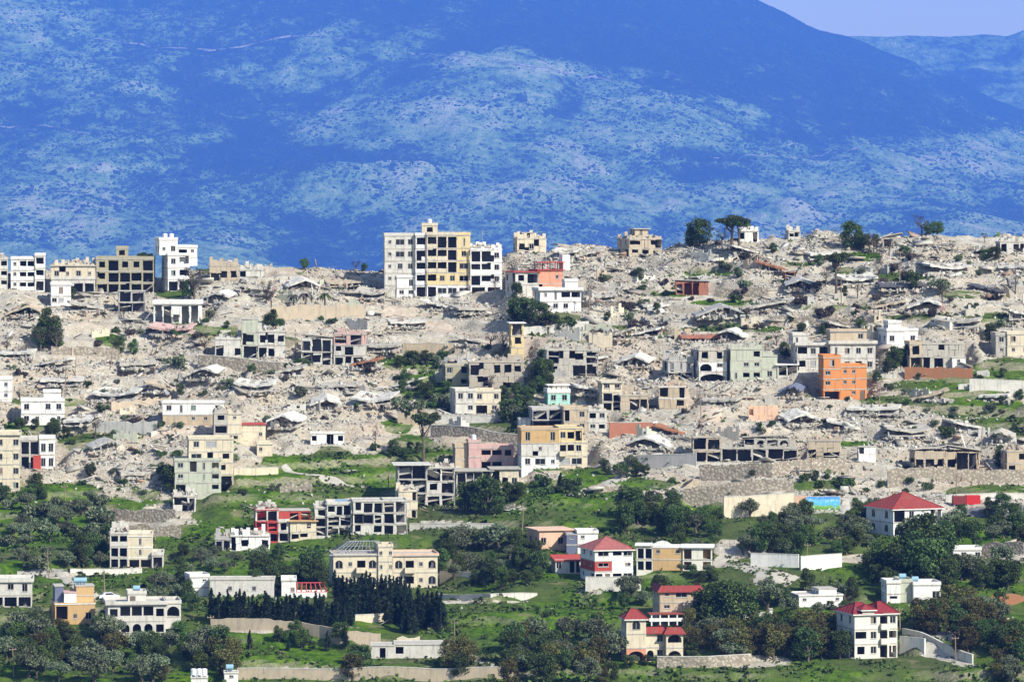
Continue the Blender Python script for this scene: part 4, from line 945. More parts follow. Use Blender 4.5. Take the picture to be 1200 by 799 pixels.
build_mountain()

# ------------------------------------------------------------------ names for the many: told apart by the house they stand at
ORD = ['first', 'second', 'third', 'fourth', 'fifth', 'sixth', 'seventh', 'eighth', 'ninth', 'tenth', 'eleventh', 'twelfth'] + ['%dth' % k for k in range(13, 20)]
ORD += ['20th', '21st', '22nd', '23rd'] + ['%dth' % k for k in range(24, 31)] + ['31st', '32nd', '33rd'] + ['%dth' % k for k in range(34, 60)]
NAMED = []          # (object, look, px, row, size)
def name_later(o, look, px, row, size): NAMED.append((o, look, px, row, size))
def relation(px, row):
    best = None
    for (short, lx, lb, w) in LAND:
        dx = max(abs(px - lx) - w / 2, 0); dy = row - lb
        d = math.hypot(dx, 2.0 * dy if dy > 0 else 1.4 * max(0, -dy - 12) + 3)
        if best is None or d < best[0]: best = (d, short, lx, lb, w)
    d, short, lx, lb, w = best
    if abs(px - lx) > w / 2 + 2: rel = 'left of' if px < lx else 'right of'
    else: rel = 'below' if row > lb else 'behind'
    return '%s the %s' % (rel, short)
def write_labels():
    groups = {}
    for q in NAMED: groups.setdefault((q[1], relation(q[2], q[3])), []).append(q)
    for (look, rel), qs in groups.items():
        n = len(qs)
        if n == 1: qs[0][0]['label'] = '%s %s' % (look, rel); continue
        if n == 2:
            qs.sort(key=lambda q: -q[4])
            for q, a in zip(qs, ('larger', 'smaller')): q[0]['label'] = '%s %s %s' % (a, look, rel)
            continue
        qs.sort(key=lambda q: q[2])
        for i, q in enumerate(qs):
            a = 'leftmost' if i == 0 else ('rightmost' if i == n - 1 else ORD[i] + ' from left')
            q[0]['label'] = '%s %s, %s of %d' % (look, rel, a, n)
            if len(q[0]['label'].split()) > 16: q[0]['label'] = '%s %s, %s' % (look, rel, a)

# ------------------------------------------------------------------ broken masonry over the whole upper village
def inside_house(x, y, grow=-1.0):
    r = np.zeros(len(x), bool)
    for (hx, hy, a, x0, x1, y0, y1, z) in PADS:
        dx, dy = x - hx, y - hy
        u = dx * math.cos(a) + dy * math.sin(a); v = -dx * math.sin(a) + dy * math.cos(a)
        r |= (u > x0 - grow - .4) & (u < x1 + grow + .4) & (v > y0 + 1.4) & (v < y1 - .6)
    return r
def rotm(n, tmax):
    a = nrng.uniform(0, 2 * np.pi, n); t = nrng.normal(0, 1, n) * np.radians(tmax); p = nrng.uniform(0, 2 * np.pi, n)
    axx = np.stack([np.cos(p), np.sin(p), np.zeros(n)], -1)
    c, s = np.cos(t), np.sin(t)
    K = np.zeros((n, 3, 3)); K[:, 0, 2] = axx[:, 1]; K[:, 1, 2] = -axx[:, 0]; K[:, 2, 0] = -axx[:, 1]; K[:, 2, 1] = axx[:, 0]
    Rt = np.eye(3)[None] + s[:, None, None] * K + (1 - c)[:, None, None] * (K @ K)
    Rz = np.zeros((n, 3, 3)); Rz[:, 0, 0] = np.cos(a); Rz[:, 0, 1] = -np.sin(a); Rz[:, 1, 0] = np.sin(a); Rz[:, 1, 1] = np.cos(a); Rz[:, 2, 2] = 1
    return Rt @ Rz
CUBE = np.array([(-1, -1, -1), (1, -1, -1), (1, 1, -1), (-1, 1, -1), (-1, -1, 1), (1, -1, 1), (1, 1, 1), (-1, 1, 1)], float)
CF = np.array([(0, 3, 2, 1), (4, 5, 6, 7), (0, 1, 5, 4), (1, 2, 6, 5), (2, 3, 7, 6), (3, 0, 4, 7)])
def scatter_rubble():
    V = []
    for (n, amin, amax, pw, flat, tilt, lift) in ((150000, .08, .38, 2.2, (.3, .9), 60, .1), (13000, .3, .8, 2.2, (.10, .3), 38, .15), (2000, .9, 2.3, 1.8, (.08, .16), 24, .3), (5200, .9, 2.6, 1.3, (.03, .05), 25, .35)):
        rod = flat[1] < .06
        x = nrng.uniform(-150, 150, n); y = nrng.uniform(930, 1222, n)
        z = bil(GZ, x, y); px, row = rowcol(x, y, z)
        g = masks(x, y, z)
        w = (1 - .96 * g) * np.clip(.12 + 2.1 * (fbm(x, y, 17, 4) - .30), .05, 1)
        w = np.where((row > 600), w * .15, w)
        k = (nrng.random(n) < w) & ~inside_house(x, y)
        x, y, z = x[k], y[k], z[k]; n = len(x)
        a = amin + (amax - amin) * nrng.random(n) ** pw
        sc = np.stack([a, a * nrng.uniform(.35, 1, n), a * nrng.uniform(*flat, n)], -1)
        if rod: sc[:, 1] = a * .06
        v = CUBE[None] * sc[:, None, :] * nrng.uniform(.7, 1.15, (n, 8, 1))
        v = np.einsum('nij,nkj->nki', rotm(n, tilt), v) + np.stack([x, y, z + lift * a + .05], -1)[:, None]
        V.append(v)
    v = np.concatenate(V); n = len(v)
    fc = (CF[None] + 8 * np.arange(n)[:, None, None]).reshape(-1, 4)
    me = npmesh('rubble', v.reshape(-1, 3), fc, RUBM)
    tag(link('rubble', me), 'broken concrete and stone rubble spread over the whole upper village', 'rubble', kind='stuff')
scatter_rubble()

# ------------------------------------------------------------------ flattened houses: roof slabs lying on what was below them
def flattened(px, row, wpx, matk, look, kind):
    P = at(px, row); s = F / P.y; W = wpx / s; D = rnd.uniform(5.5, 8.5); rr = rnd
    root = empty('collapsed_house', P + Vector((0, 2, 0)), R(rr.uniform(-22, 22)))
    tag(root, None, 'ruin', 'collapsed houses of the upper village', 'thing')
    def slab(z, W, D, th, kind, mat, name):
        nx, ny = 10, 7; mb = MB(); vs = []
        tilt = R(rr.uniform(9, 17)) * rr.choice((-1, 1)); ty = R(rr.uniform(4, 13)); fold = rr.uniform(.35, .65)
        jag = {(i, j): (rr.uniform(-.28, .28), rr.uniform(-.28, .28)) for i in range(nx) for j in range(ny)}
        for lay in (0, 1):
            for j in range(ny):
                for i in range(nx):
                    u, v = i / (nx - 1), j / (ny - 1)
                    x = (u - .5) * W + jag[i, j][0]; y = (v - .5) * D + jag[i, j][1]
                    h = z + math.tan(ty) * (v - .5) * D * (.6 if kind != 'lean' else .2)
                    if kind == 'lean': h += math.tan(tilt) * (u - .5) * W
                    elif kind == 'tent': h += 1.7 - abs(u - fold) * W * .40
                    elif kind == 'sag': h += 1.5 * abs(u - fold) - .3 + .25 * (v > .5)
                    else: h += .5 * max(0, u - fold) - .3 * max(0, .4 - v)
                    if u < .01 or u > .99 or v < .01: h -= rr.uniform(0, .25) if lay else 0
                    vs.append((x, y, h - th * lay))
        q = nx * ny; fs = []
        for j in range(ny - 1):
            for i in range(nx - 1):
                a = j * nx + i
                fs += [(a, a + 1, a + nx + 1, a + nx), (q + a, q + a + nx, q + a + nx + 1, q + a + 1)]
        for i in range(nx - 1):
            fs += [(i, q + i, q + i + 1, i + 1), ((ny - 1) * nx + i, (ny - 1) * nx + i + 1, q + (ny - 1) * nx + i + 1, q + (ny - 1) * nx + i)]
        for j in range(ny - 1):
            a = j * nx; b = a + nx - 1
            fs += [(a, a + nx, q + a + nx, q + a), (b, q + b, q + b + nx, b + nx)]
        mb.add(vs, fs); return mb.build(name, mat, root)
    hz = {'lean': 1.5, 'tent': 1.2, 'sag': 1.9, 'flat': 1.4}[kind]
    slab(hz + .25, W, D, .34, kind, M_(matk), 'roof_slab')
    slab(hz - 1.0, W * .95, D * .9, .22, 'flat', SLAB, 'floor_slab')
    for k in range(rr.randint(2, 4)):
        x = rr.uniform(-.45, .45) * W; M = Matrix.Translation((x, -D * .42 + rr.uniform(0, .8), -.3)) @ Matrix.Rotation(R(rr.uniform(-22, 22)), 4, 'Y') @ Matrix.Rotation(R(rr.uniform(-15, 15)), 4, 'X')
        MB().box(-.15, -.15, -.6, .15, .15, rr.uniform(.9, 1.9), M).build('column', SLAB, root)
    for k in range(rr.randint(1, 3)):
        x = rr.uniform(-.5, .4) * W; M = Matrix.Translation((x, D * rr.uniform(-.3, .45), -.5)) @ Matrix.Rotation(R(rr.uniform(-25, 25)), 4, 'Z') @ Matrix.Rotation(R(rr.uniform(-28, 28)), 4, 'X')
        mb = MB(); ww = rr.uniform(1.5, 3.2); n = 6
        pts = [(0, 0), (ww, 0)] + [(ww * (1 - i / n), rr.uniform(1.0, 2.9)) for i in range(n + 1)]
        mb.prism(pts, 0, .2, M).build('wall_fragment', M_(rr.choice(['offwhite', 'pale', 'conc', 'cream', 'pink', 'sand', 'grey', matk])), root)
    chunks_mesh(int(W * 3), -W * .4, W * .4, -D * .3, D * .45, hz + .2, .5, rr).build('roof_debris', RUBM, root)['kind'] = 'stuff'
    chunks_mesh(int(W * 9), -W * .6, W * .6, -D * .75, D * .5, -.1, .8, rr).build('rubble', RUBM, root)['kind'] = 'stuff'
    name_later(root, look, px, row, wpx)
CH = [(1107, 322, 54, 'pale', 'sag'), (1123, 386, 54, 'conc', 'sag'), (1056, 341, 52, 'dark', 'flat'), (1150, 300, 34, 'conc', 'lean'), (842, 372, 56, 'grey', 'tent'), (905, 318, 34, 'rust', 'lean'), (765, 525, 52, 'pale', 'tent'),
      (100, 365, 40, 'conc', 'lean'), (201, 394, 50, 'pink', 'sag'), (160, 432, 44, 'conc', 'flat'), (62, 432, 46, 'pale', 'lean'), (336, 500, 36, 'white', 'tent'), (300, 460, 46, 'pale', 'sag'), (400, 458, 46, 'conc', 'flat'), (476, 384, 44, 'pale', 'flat'),
      (560, 367, 60, 'conc', 'flat'), (513, 364, 36, 'pale', 'lean'), (688, 462, 34, 'offwhite', 'lean'), (724, 398, 40, 'conc', 'lean'), (772, 364, 44, 'pale', 'flat'), (893, 365, 50, 'conc', 'lean'), (960, 303, 40, 'pale', 'flat'), (1003, 335, 44, 'pale', 'sag'),
      (1025, 486, 60, 'pale', 'flat'), (1062, 514, 52, 'conc', 'sag'), (990, 505, 40, 'offwhite', 'lean'), (938, 498, 40, 'pale', 'tent'), (848, 476, 44, 'conc', 'flat'), (745, 430, 40, 'pale', 'tent'), (690, 303, 34, 'conc', 'lean'), (665, 305, 28, 'pale', 'sag'),
      (702, 352, 40, 'conc', 'flat'), (1160, 346, 44, 'dark', 'lean'), (1195, 376, 34, 'pale', 'lean'), (1085, 366, 40, 'pale', 'tent'), (20, 420, 40, 'pale', 'flat'), (72, 452, 50, 'offwhite', 'flat'), (140, 470, 54, 'pale', 'sag'), (28, 372, 40, 'sand', 'tent'),
      (440, 476, 46, 'pale', 'sag'), (546, 404, 40, 'conc', 'lean'), (120, 530, 36, 'grey', 'tent'), (95, 500, 34, 'pale', 'flat'), (160, 560, 44, 'conc', 'flat'), (340, 440, 38, 'conc', 'lean'), (448, 412, 44, 'conc', 'flat'), (255, 355, 38, 'pale', 'tent'),
      (300, 345, 44, 'conc', 'lean'), (352, 340, 40, 'offwhite', 'tent'), (402, 336, 44, 'sand', 'flat'), (436, 352, 34, 'conc', 'sag'), (786, 512, 34, 'rust', 'lean'), (380, 405, 40, 'conc', 'sag'), (870, 300, 40, 'pale', 'lean'), (1190, 318, 34, 'pale', 'flat'),
      (820, 400, 46, 'brick', 'flat'), (760, 395, 38, 'pale', 'lean'), (860, 400, 34, 'offwhite', 'tent'), (1040, 364, 40, 'sand', 'lean'), (940, 340, 40, 'grey', 'tent'), (700, 425, 38, 'pale', 'flat'), (980, 388, 34, 'conc', 'lean'), (240, 445, 40, 'pale', 'tent'), (190, 460, 36, 'sand', 'lean'),
      (1170, 470, 34, 'pale', 'flat'), (1090, 470, 44, 'sand', 'lean'), (930, 466, 26, 'slate', 'tent'), (1130, 505, 40, 'pale', 'lean'), (1175, 520, 30, 'conc', 'tent'), (430, 432, 34, 'rust', 'lean'), (480, 455, 30, 'pale', 'lean'), (380, 480, 34, 'pale', 'tent')]
CN = dict(pale='pale', conc='grey beige', dark='charred dark', grey='grey', rust='rust red', white='white', offwhite='whitish', sand='sand coloured', brick='brick red', slate='slate blue', pink='pinkish')
KN = dict(sag='sagging', flat='flattened', lean='leaning', tent='folded')
for (a, b, c, d, e) in CH: flattened(a, b, c, d, '%s %s roofed wreck' % (KN[e], CN[d]), e)

# stumps of walls still standing in the rubble
def stump(px, row):
    P = at(px, row); rr = rnd; W = rr.uniform(2.5, 6.5); H_ = rr.uniform(1.3, 3.4); k = rr.choice(['offwhite', 'pale', 'conc', 'grey', 'sand', 'tan', 'cream', 'greygreen', 'conc', 'grey'])
    root = empty('broken_wall', P, R(rr.uniform(-50, 50))); tag(root, None, 'ruin', 'broken walls in the rubble', 'thing')
    mb = MB(); n = max(3, int(W / .7)); hole = rr.randrange(n) if rr.random() < .7 else -1
    tops = [H_ * (.35 + .65 * abs(math.sin(i * .8 + px))) * rr.uniform(.75, 1.1) for i in range(n)]
    for i in range(n):
        x0, x1 = W * i / n, W * (i + 1) / n
        if i == hole:
            mb.box(x0, 0, -1, x1, .24, .9)
            if tops[i] > 2.6: mb.box(x0, 0, 2.2, x1, .24, tops[i])
        else: mb.box(x0, 0, -1, x1, .24, tops[i] + .01 * i)
    mb.build('masonry', M_(k), root)
    if rr.random() < .7:
        q = MB(); d = rr.uniform(1.5, 4); m_ = max(2, int(d / .8)); x = rr.choice((0, W - .24))
        for j in range(m_): q.box(x, .245 + d * j / m_, -1, x + .24, .245 + d * (j + 1) / m_, tops[0] * (1 - .7 * j / m_) * rr.uniform(.8, 1))
        q.build('side_masonry', M_(k), root)
    if rr.random() < .6:
        MM = Matrix.Translation((W * .5, 1.4, H_ * .45)) @ Matrix.Rotation(R(rr.uniform(-30, 30)), 4, 'X') @ Matrix.Rotation(R(rr.uniform(-25, 25)), 4, 'Y')
        MB().box(-W * .4, -1.3, -.12, W * .4, 1.3, .12, MM).build('fallen_slab', SLAB, root)
    name_later(root, dict(offwhite='whitish', conc='grey beige', greygreen='grey green', sand='sandy', brick='brick red').get(k, k) + ' broken wall', px, row, W * F / P.y)
_done = []
while len(_done) < 85:
    px, row = rnd.uniform(0, 1200), rnd.uniform(300, 540)
    if row < np.interp(px, CR_PX, CR_RW) + 5 or row > np.interp(px, GR_PX, GR_RW) - 25 or any(math.hypot(px - a, 1.6 * (row - b)) < 20 for a, b in _done): continue
    P = at(px, row)
    if inside_house(np.array([P.x]), np.array([P.y]), 1.5)[0] or any(abs(px - a) < c / 2 and abs(row - b) < 12 for a, b, c, _, _ in CH): continue
    if any(abs(px - lx) < w / 2 + 5 and lb < row < lb + 22 for (_, lx, lb, w) in LAND): continue
    _done.append((px, row)); stump(px, row)

# ------------------------------------------------------------------ trees
def leafmat(name, c1, c2, c3):
    m, t, b = nt(name)
    r = t.nodes.new('ShaderNodeNewGeometry').outputs['Random Per Island']
    o = t.nodes.new('ShaderNodeObjectInfo').outputs['Random']
    tc = t.nodes.new('ShaderNodeTexCoord').outputs['Object']
    n = noise(t, tc, .7, 3)
    f = mth(t, 'ADD', mth(t, 'MULTIPLY', r, .45), mth(t, 'MULTIPLY', n, .55))
    col = ramp(t, f, [(.22, c1), (.5, c2), (.78, c3)])
    hs = t.nodes.new('ShaderNodeHueSaturation'); t.links.new(col, hs.inputs['Color'])
    t.links.new(mth(t, 'ADD', mth(t, 'MULTIPLY', o, .05), .475), hs.inputs['Hue'])
    t.links.new(mth(t, 'ADD', mth(t, 'MULTIPLY', o, .7), .65), hs.inputs['Value'])
    t.links.new(hs.outputs[0], b.inputs['Base Color'])
    b.inputs['Roughness'].default_value = .7; b.inputs['Specular IOR Level'].default_value = .15
    return m
LEAF = dict(olive=leafmat('olive_leaves', (.055, .075, .035), (.11, .135, .07), (.18, .20, .12)),
            broad=leafmat('broad_leaves', (.018, .034, .010), (.046, .076, .020), (.10, .135, .035)),
            light=leafmat('light_leaves', (.035, .06, .014), (.065, .105, .022), (.11, .15, .035)),
            cypress=leafmat('cypress_leaves', (.006, .014, .009), (.014, .026, .014), (.028, .045, .02)),
            russet=leafmat('russet_leaves', (.036, .040, .012), (.082, .080, .022), (.14, .125, .036)),
            burnt=leafmat('burnt_twigs', (.03, .024, .02), (.07, .058, .048), (.12, .10, .08)))
def barkmat():
    m, t, b = nt('bark')
    n = noise(t, scalev(t, t.nodes.new('ShaderNodeTexCoord').outputs['Object'], (4, 4, .8)), 1.5, 4, .7)
    t.links.new(ramp(t, n, [(.3, (.05, .038, .028)), (.7, (.17, .135, .10))]), b.inputs['Base Color']); bump(t, b, n, .05, .8)
    return m
BARK = barkmat()
def leaves(centers, radii, per, size, squash=.8):
    P = []
    for c, r in zip(centers, radii):
        d = nrng.normal(0, 1, (per, 3)); d /= np.linalg.norm(d, axis=1)[:, None]
        P.append(np.array(c) + d * (r * nrng.random((per, 1)) ** .4) * np.array([1, 1, squash]))
    P = np.concatenate(P); n = len(P)
    a = nrng.normal(0, 1, (n, 3)); a /= np.linalg.norm(a, axis=1)[:, None]
    b = np.cross(a, nrng.normal(0, 1, (n, 3))); b /= np.linalg.norm(b, axis=1)[:, None]
    s = size * nrng.uniform(.6, 1.3, (n, 1))
    v = np.stack([P - a * s - b * s * .6, P + a * s - b * s * .5, P + a * s * .8 + b * s * .6, P - a * s * .7 + b * s * .5], 1)
    return v.reshape(-1, 3), np.arange(4 * n).reshape(n, 4)
def crownmesh(name, vf, mat): return npmesh(name, vf[0], vf[1], mat)
def trunkmesh(h, r, limbs, top):
    mb = MB().tube([(0, 0, -.6), (.05, .02, h * .4), (rnd.uniform(-.2, .2), rnd.uniform(-.2, .2), h)], [r * 1.25, r, r * .7], 7)
    for c in limbs:
        z = h * rnd.uniform(.6, 1); m = Vector(c) * .55; m.z = z + (c[2] - z) * .4
        mb.tube([(0, 0, z), m, c], [r * .5, r * .32, r * .1], 5)
    return mb.mesh('trunk', BARK)
VAR = {}
def make_kinds():
    for k in range(4):                      # olive: low and wide, several lobes, grey green
        cs = [(1.5 * math.cos(a) * rnd.uniform(.6, 1.1), 1.5 * math.sin(a) * rnd.uniform(.6, 1.1), rnd.uniform(1.9, 3.2)) for a in [i * 1.05 + rnd.random() for i in range(6)]] + [(rnd.uniform(-.4, .4), 0, 3.4), (0, rnd.uniform(-.4, .4), 2.5)]
        VAR.setdefault('olive', []).append((crownmesh('crown', leaves(cs, [rnd.uniform(.75, 1.15) for _ in cs], 230, .13), LEAF['olive']), trunkmesh(1.1, .22, cs[:4], 3)))
    for k in range(5):                      # round dense dark trees
        cs = []
        for i in range(20):
            a = rnd.uniform(0, 6.3); z = rnd.uniform(1.3, 6.2); rr_ = 2.1 * math.sin(min(1, (z - .5) / 6.2) * math.pi) ** .6
            cs.append((rr_ * math.cos(a) * rnd.uniform(.5, 1.05), rr_ * math.sin(a) * rnd.uniform(.5, 1.05), z))
        for nm in ('broad', 'light', 'russet'):
            if nm == 'light' and k > 2: continue
            dens = 190 if nm != 'russet' else 140
            VAR.setdefault(nm, []).append((crownmesh('crown', leaves(cs, [rnd.uniform(.8, 1.35) for _ in cs], dens, .15), LEAF[nm]), trunkmesh(2.2, .22, cs[:5], 6)))
    for k in range(4):                      # cypress: narrow upright
        cs = []; rs = []
        for i in range(16):
            z = .5 + 6.2 * i / 15; w = .95 * (1 - (i / 15) ** 1.6) + .12; a = rnd.uniform(0, 6.3)
            cs.append((w * .45 * math.cos(a), w * .45 * math.sin(a), z)); rs.append(w * rnd.uniform(.65, .95))
        VAR.setdefault('cypress', []).append((crownmesh('crown', leaves(cs, rs, 140, .13, 1.2), LEAF['cypress']), trunkmesh(4, .16, [], 4)))
    for k in range(3):                      # umbrella pines
        cs = [(rnd.uniform(.3, 3.0) * math.cos(a), rnd.uniform(.3, 2.6) * math.sin(a), 6.4 + rnd.uniform(-.3, .5)) for a in [i * .5 for i in range(13)]] + [(0, 0, 7)]
        VAR.setdefault('pine', []).append((crownmesh('crown', leaves(cs, [rnd.uniform(.9, 1.3) for _ in cs], 220, .14, .5), LEAF['broad']), trunkmesh(5.2, .26, cs[::2], 6)))
    for k in range(4):                      # burnt, nearly leafless
        cs = [(1.7 * math.cos(a) * rnd.uniform(.4, 1.1), 1.7 * math.sin(a) * rnd.uniform(.4, 1.1), rnd.uniform(3, 6)) for a in [i * .7 for i in range(10)]]
        VAR.setdefault('burnt', []).append((crownmesh('crown', leaves(cs, [rnd.uniform(.6, 1.0) for _ in cs], 50, .11), LEAF['burnt']), trunkmesh(3.0, .2, cs, 5)))
    for k in range(2):                      # palms scorched to a few hanging fronds
        mb = MB()
        for i in range(14):
            a = i * .45 + rnd.random() * .2; L = rnd.uniform(1.7, 2.4); up = rnd.uniform(-.3, 1.0)
            p0 = Vector((0, 0, 5)); d = Vector((math.cos(a), math.sin(a), 0)); sdv = Vector((-d.y, d.x, 0))
            pts = [p0 + d * (L * q) + Vector((0, 0, up * q * 1.2 - 1.9 * q * q)) for q in (0, .35, .7, 1)]
            w = [.1, .38, .32, .05]; vs = []
            for q in range(4): vs += [pts[q] + sdv * w[q], pts[q] - sdv * w[q]]
            mb.add(vs, [(0, 1, 3, 2), (2, 3, 5, 4), (4, 5, 7, 6)])
        VAR.setdefault('palm', []).append((mb.mesh('fronds', LEAF['burnt' if k else 'broad']), trunkmesh(5, .22, [], 5)))
    for k in range(4):                      # bushes
        cs = [(rnd.uniform(-.9, .9), rnd.uniform(-.7, .7), rnd.uniform(.3, 1.1)) for _ in range(7)]
        for nm, lf in (('bush', 'broad'), ('lightbush', 'light'), ('oliveb', 'olive'), ('deadbush', 'burnt')):
            VAR.setdefault(nm, []).append((crownmesh('bush', leaves(cs, [rnd.uniform(.45, .8) for _ in cs], 110, .13), LEAF[lf]), None))
make_kinds()
KIND = dict(olive=('olive_tree', 'grey green olive tree', 'olive tree', 4.4), broad=('evergreen_tree', 'dark round tree', 'tree', 7.2), light=('leafy_tree', 'bright green tree', 'tree', 7.2), russet=('brown_leaved_tree', 'brownish tree', 'tree', 7.2),
            cypress=('cypress_tree', 'dark cypress', 'tree', 7.2), pine=('umbrella_pine', 'umbrella pine', 'tree', 7.6), burnt=('bare_tree', 'bare scorched tree', 'tree', 6.6), palm=('palm_tree', 'scorched palm', 'palm', 6.0),
            bush=('bush', 'dark green bush', 'bush', 1.9), lightbush=('bush', 'bright green bush', 'bush', 1.9), oliveb=('bush', 'grey green bush', 'bush', 1.9), deadbush=('bush', 'brown dead bush', 'bush', 1.9))
GRP = dict(olive='olive trees of the groves', broad='broadleaf trees on the hill', light='broadleaf trees on the hill', russet='broadleaf trees on the hill', cypress='cypresses of the hedge rows', pine='umbrella pines of the village',
           burnt='scorched trees in the ruins', palm='scorched palms on the terrace', bush='bushes on the hill', lightbush='bushes on the hill', oliveb='bushes on the hill', deadbush='bushes on the hill')
NT = [0]
def tree(kind, px, row, hpx, wide=1.0):
    P = at(px, row); s = F / P.y
    name, look, cat, h0 = KIND[kind]
    k = hpx / s / h0
    cm, tm = VAR[kind][rnd.randrange(len(VAR[kind]))]
    NT[0] += 1
    if tm is None:
        o = link(name, cm); o.location = P
    else:
        o = empty(name, P); link('crown', cm, o); link('trunk', tm, o)
    o.rotation_euler = (0, 0, rnd.uniform(0, 6.28)); o.scale = (k * wide, k * wide, k)
    tag(o, None, cat, GRP[kind], 'thing')
    name_later(o, look, px, row, hpx)
def grove(kinds, x0, r0, x1, r1, n, h0, h1, wide=1.0):
    """n trees of the given kinds in a patch, kept apart from each other and out of the houses"""
    done = []; tries = 0
    while len(done) < n and tries < n * 40:
        tries += 1
        px, row = rnd.uniform(x0, x1), rnd.uniform(r0, r1)
        if any(abs(px - a) < 7 and abs(row - b) < 5 for a, b, _ in done): continue
        P = at(px, row)
        if inside_house(np.array([P.x]), np.array([P.y]), .5)[0]: continue
        hp = rnd.uniform(h0, h1)
        for (_, lx, lb, w) in LAND:          # crowns reach only the feet of a house standing behind them
            if abs(px - lx) < w / 2 + 5 and row > lb and row - hp < lb - 9: hp = row - lb + 9
        if hp < h0 * .55: continue
        done.append((px, row, hp))
    for px, row, hp in sorted(done, key=lambda q: q[1]): tree(rnd.choice(kinds), px, row, hp, wide * rnd.uniform(.9, 1.25))
# the slope of olives at the left
grove(['olive', 'olive', 'olive', 'oliveb'], -5, 588, 125, 668, 40, 15, 24)
grove(['broad'], 84, 640, 128, 668, 6, 26, 36)
grove(['broad', 'broad', 'bush'], 20, 500, 78, 516, 7, 16, 26); grove(['broad', 'light'], 0, 575, 60, 590, 6, 16, 26)
grove(['broad', 'olive', 'olive', 'light', 'russet'], -5, 752, 262, 806, 48, 24, 42)
grove(['broad', 'olive'], 40, 722, 66, 748, 5, 18, 28); grove(['olive', 'broad'], 110, 735, 130, 760, 4, 22, 32)
grove(['olive', 'light', 'olive'], 160, 682, 222, 716, 9, 18, 28); tree('broad', 214, 690, 34, .8); tree('broad', 219, 706, 30, .8); tree('broad', 226, 716, 26)
grove(['broad', 'russet'], 250, 765, 280, 800, 5, 30, 46)
# cypress hedges
for k in range(34): tree('cypress', 247 + k * 4.9, 729 + k * .12 + rnd.uniform(-1, 1), rnd.uniform(26, 42), rnd.uniform(.85, 1.5))
for k in range(20): tree('cypress', 392 + k * 4.6, 700 + rnd.uniform(-2, 2) + k * .3, rnd.uniform(26, 36), rnd.uniform(.9, 1.3))
for k in range(24): tree('cypress', 396 + k * 5.2, 720 + rnd.uniform(-3, 3) + k * .75, rnd.uniform(30, 48), rnd.uniform(.85, 1.6))
for k in range(9): tree('cypress', 474 + k * 5.4, 738 + rnd.uniform(-3, 6), rnd.uniform(40, 52), rnd.uniform(.9, 1.3))
# around the middle houses
grove(['broad'], 296, 676, 388, 696, 12, 26, 42); grove(['olive', 'olive', 'broad'], 190, 652, 330, 672, 12, 14, 22)
grove(['broad', 'light', 'cypress'], 285, 748, 405, 764, 12, 15, 28); grove(['broad', 'russet'], 400, 775, 428, 800, 4, 26, 36); grove(['broad', 'russet'], 515, 770, 560, 800, 6, 24, 38)
grove(['broad', 'olive', 'light', 'broad'], 515, 634, 640, 690, 36, 16, 34)
grove(['broad'], 545, 584, 612, 608, 8, 22, 36); tree('broad', 572, 602, 48, 1.2); tree('broad', 548, 600, 38, 1.1); grove(['broad', 'bush'], 600, 568, 690, 584, 8, 10, 18); tree('cypress', 657, 576, 24, 1.4)
grove(['broad', 'oliveb', 'broad'], 466, 452, 530, 490, 13, 12, 24); grove(['broad', 'bush', 'olive'], 588, 470, 624, 504, 9, 14, 24); grove(['broad'], 628, 425, 650, 462, 5, 16, 26); grove(['broad'], 590, 458, 640, 470, 5, 12, 20)
grove(['broad', 'broad', 'burnt'], 604, 366, 650, 392, 8, 14, 26); grove(['broad', 'bush'], 652, 378, 672, 390, 4, 9, 14)
tree('pine', 496, 543, 60, .8); tree('broad', 462, 535, 22, 1.1); grove(['broad', 'bush'], 440, 528, 500, 546, 7, 8, 16); grove(['olive', 'broad', 'bush'], 700, 540, 765, 566, 10, 12, 22)
grove(['broad'], 716, 600, 800, 632, 15, 22, 42); grove(['olive', 'olive', 'broad', 'light'], 790, 606, 1010, 654, 44, 16, 28); grove(['broad'], 880, 634, 945, 656, 10, 26, 40)
# the right hand gardens
for a, b, h in ((1080, 690, 72), (1062, 684, 58), (1096, 688, 60), (1072, 668, 52), (1108, 690, 46), (1048, 680, 46), (1086, 655, 46), (1086, 674, 76), (1072, 668, 66), (1099, 672, 68)): tree('broad', a, b, h, 1.0)
grove(['broad'], 1020, 668, 1110, 700, 12, 26, 42); grove(['broad', 'olive'], 1112, 664, 1182, 694, 13, 24, 40); grove(['broad', 'broad', 'olive'], 1108, 606, 1200, 640, 17, 18, 34)
for a, b, h in ((835, 738, 58), (850, 742, 66), (864, 738, 58), (842, 726, 48), (858, 722, 46)): tree('broad', a, b, h, 1.15)
grove(['broad', 'olive'], 880, 694, 1000, 728, 16, 20, 34); grove(['russet', 'russet', 'broad'], 858, 748, 985, 776, 24, 30, 46); grove(['broad', 'olive', 'russet'], 800, 750, 860, 775, 11, 22, 36)
grove(['broad', 'russet', 'olive'], 735, 768, 800, 782, 7, 20, 30); tree('broad', 745, 772, 40, .7); tree('russet', 808, 745, 36, .8); grove(['broad', 'broad', 'russet', 'olive'], 596, 752, 738, 806, 30, 24, 44)
grove(['broad', 'olive'], 730, 690, 775, 716, 7, 16, 28); grove(['olive', 'broad', 'light'], 790, 662, 842, 690, 8, 14, 26)
grove(['russet', 'russet', 'russet', 'broad'], 1074, 722, 1165, 747, 17, 28, 44); grove(['russet', 'broad'], 1122, 747, 1180, 768, 8, 26, 38); grove(['russet', 'olive'], 1158, 782, 1204, 806, 5, 22, 32); grove(['broad', 'russet'], 960, 752, 1006, 772, 7, 24, 40); grove(['broad', 'olive'], 1136, 706, 1185, 742, 9, 20, 34); grove(['russet', 'broad'], 1175, 750, 1206, 780, 6, 26, 38)
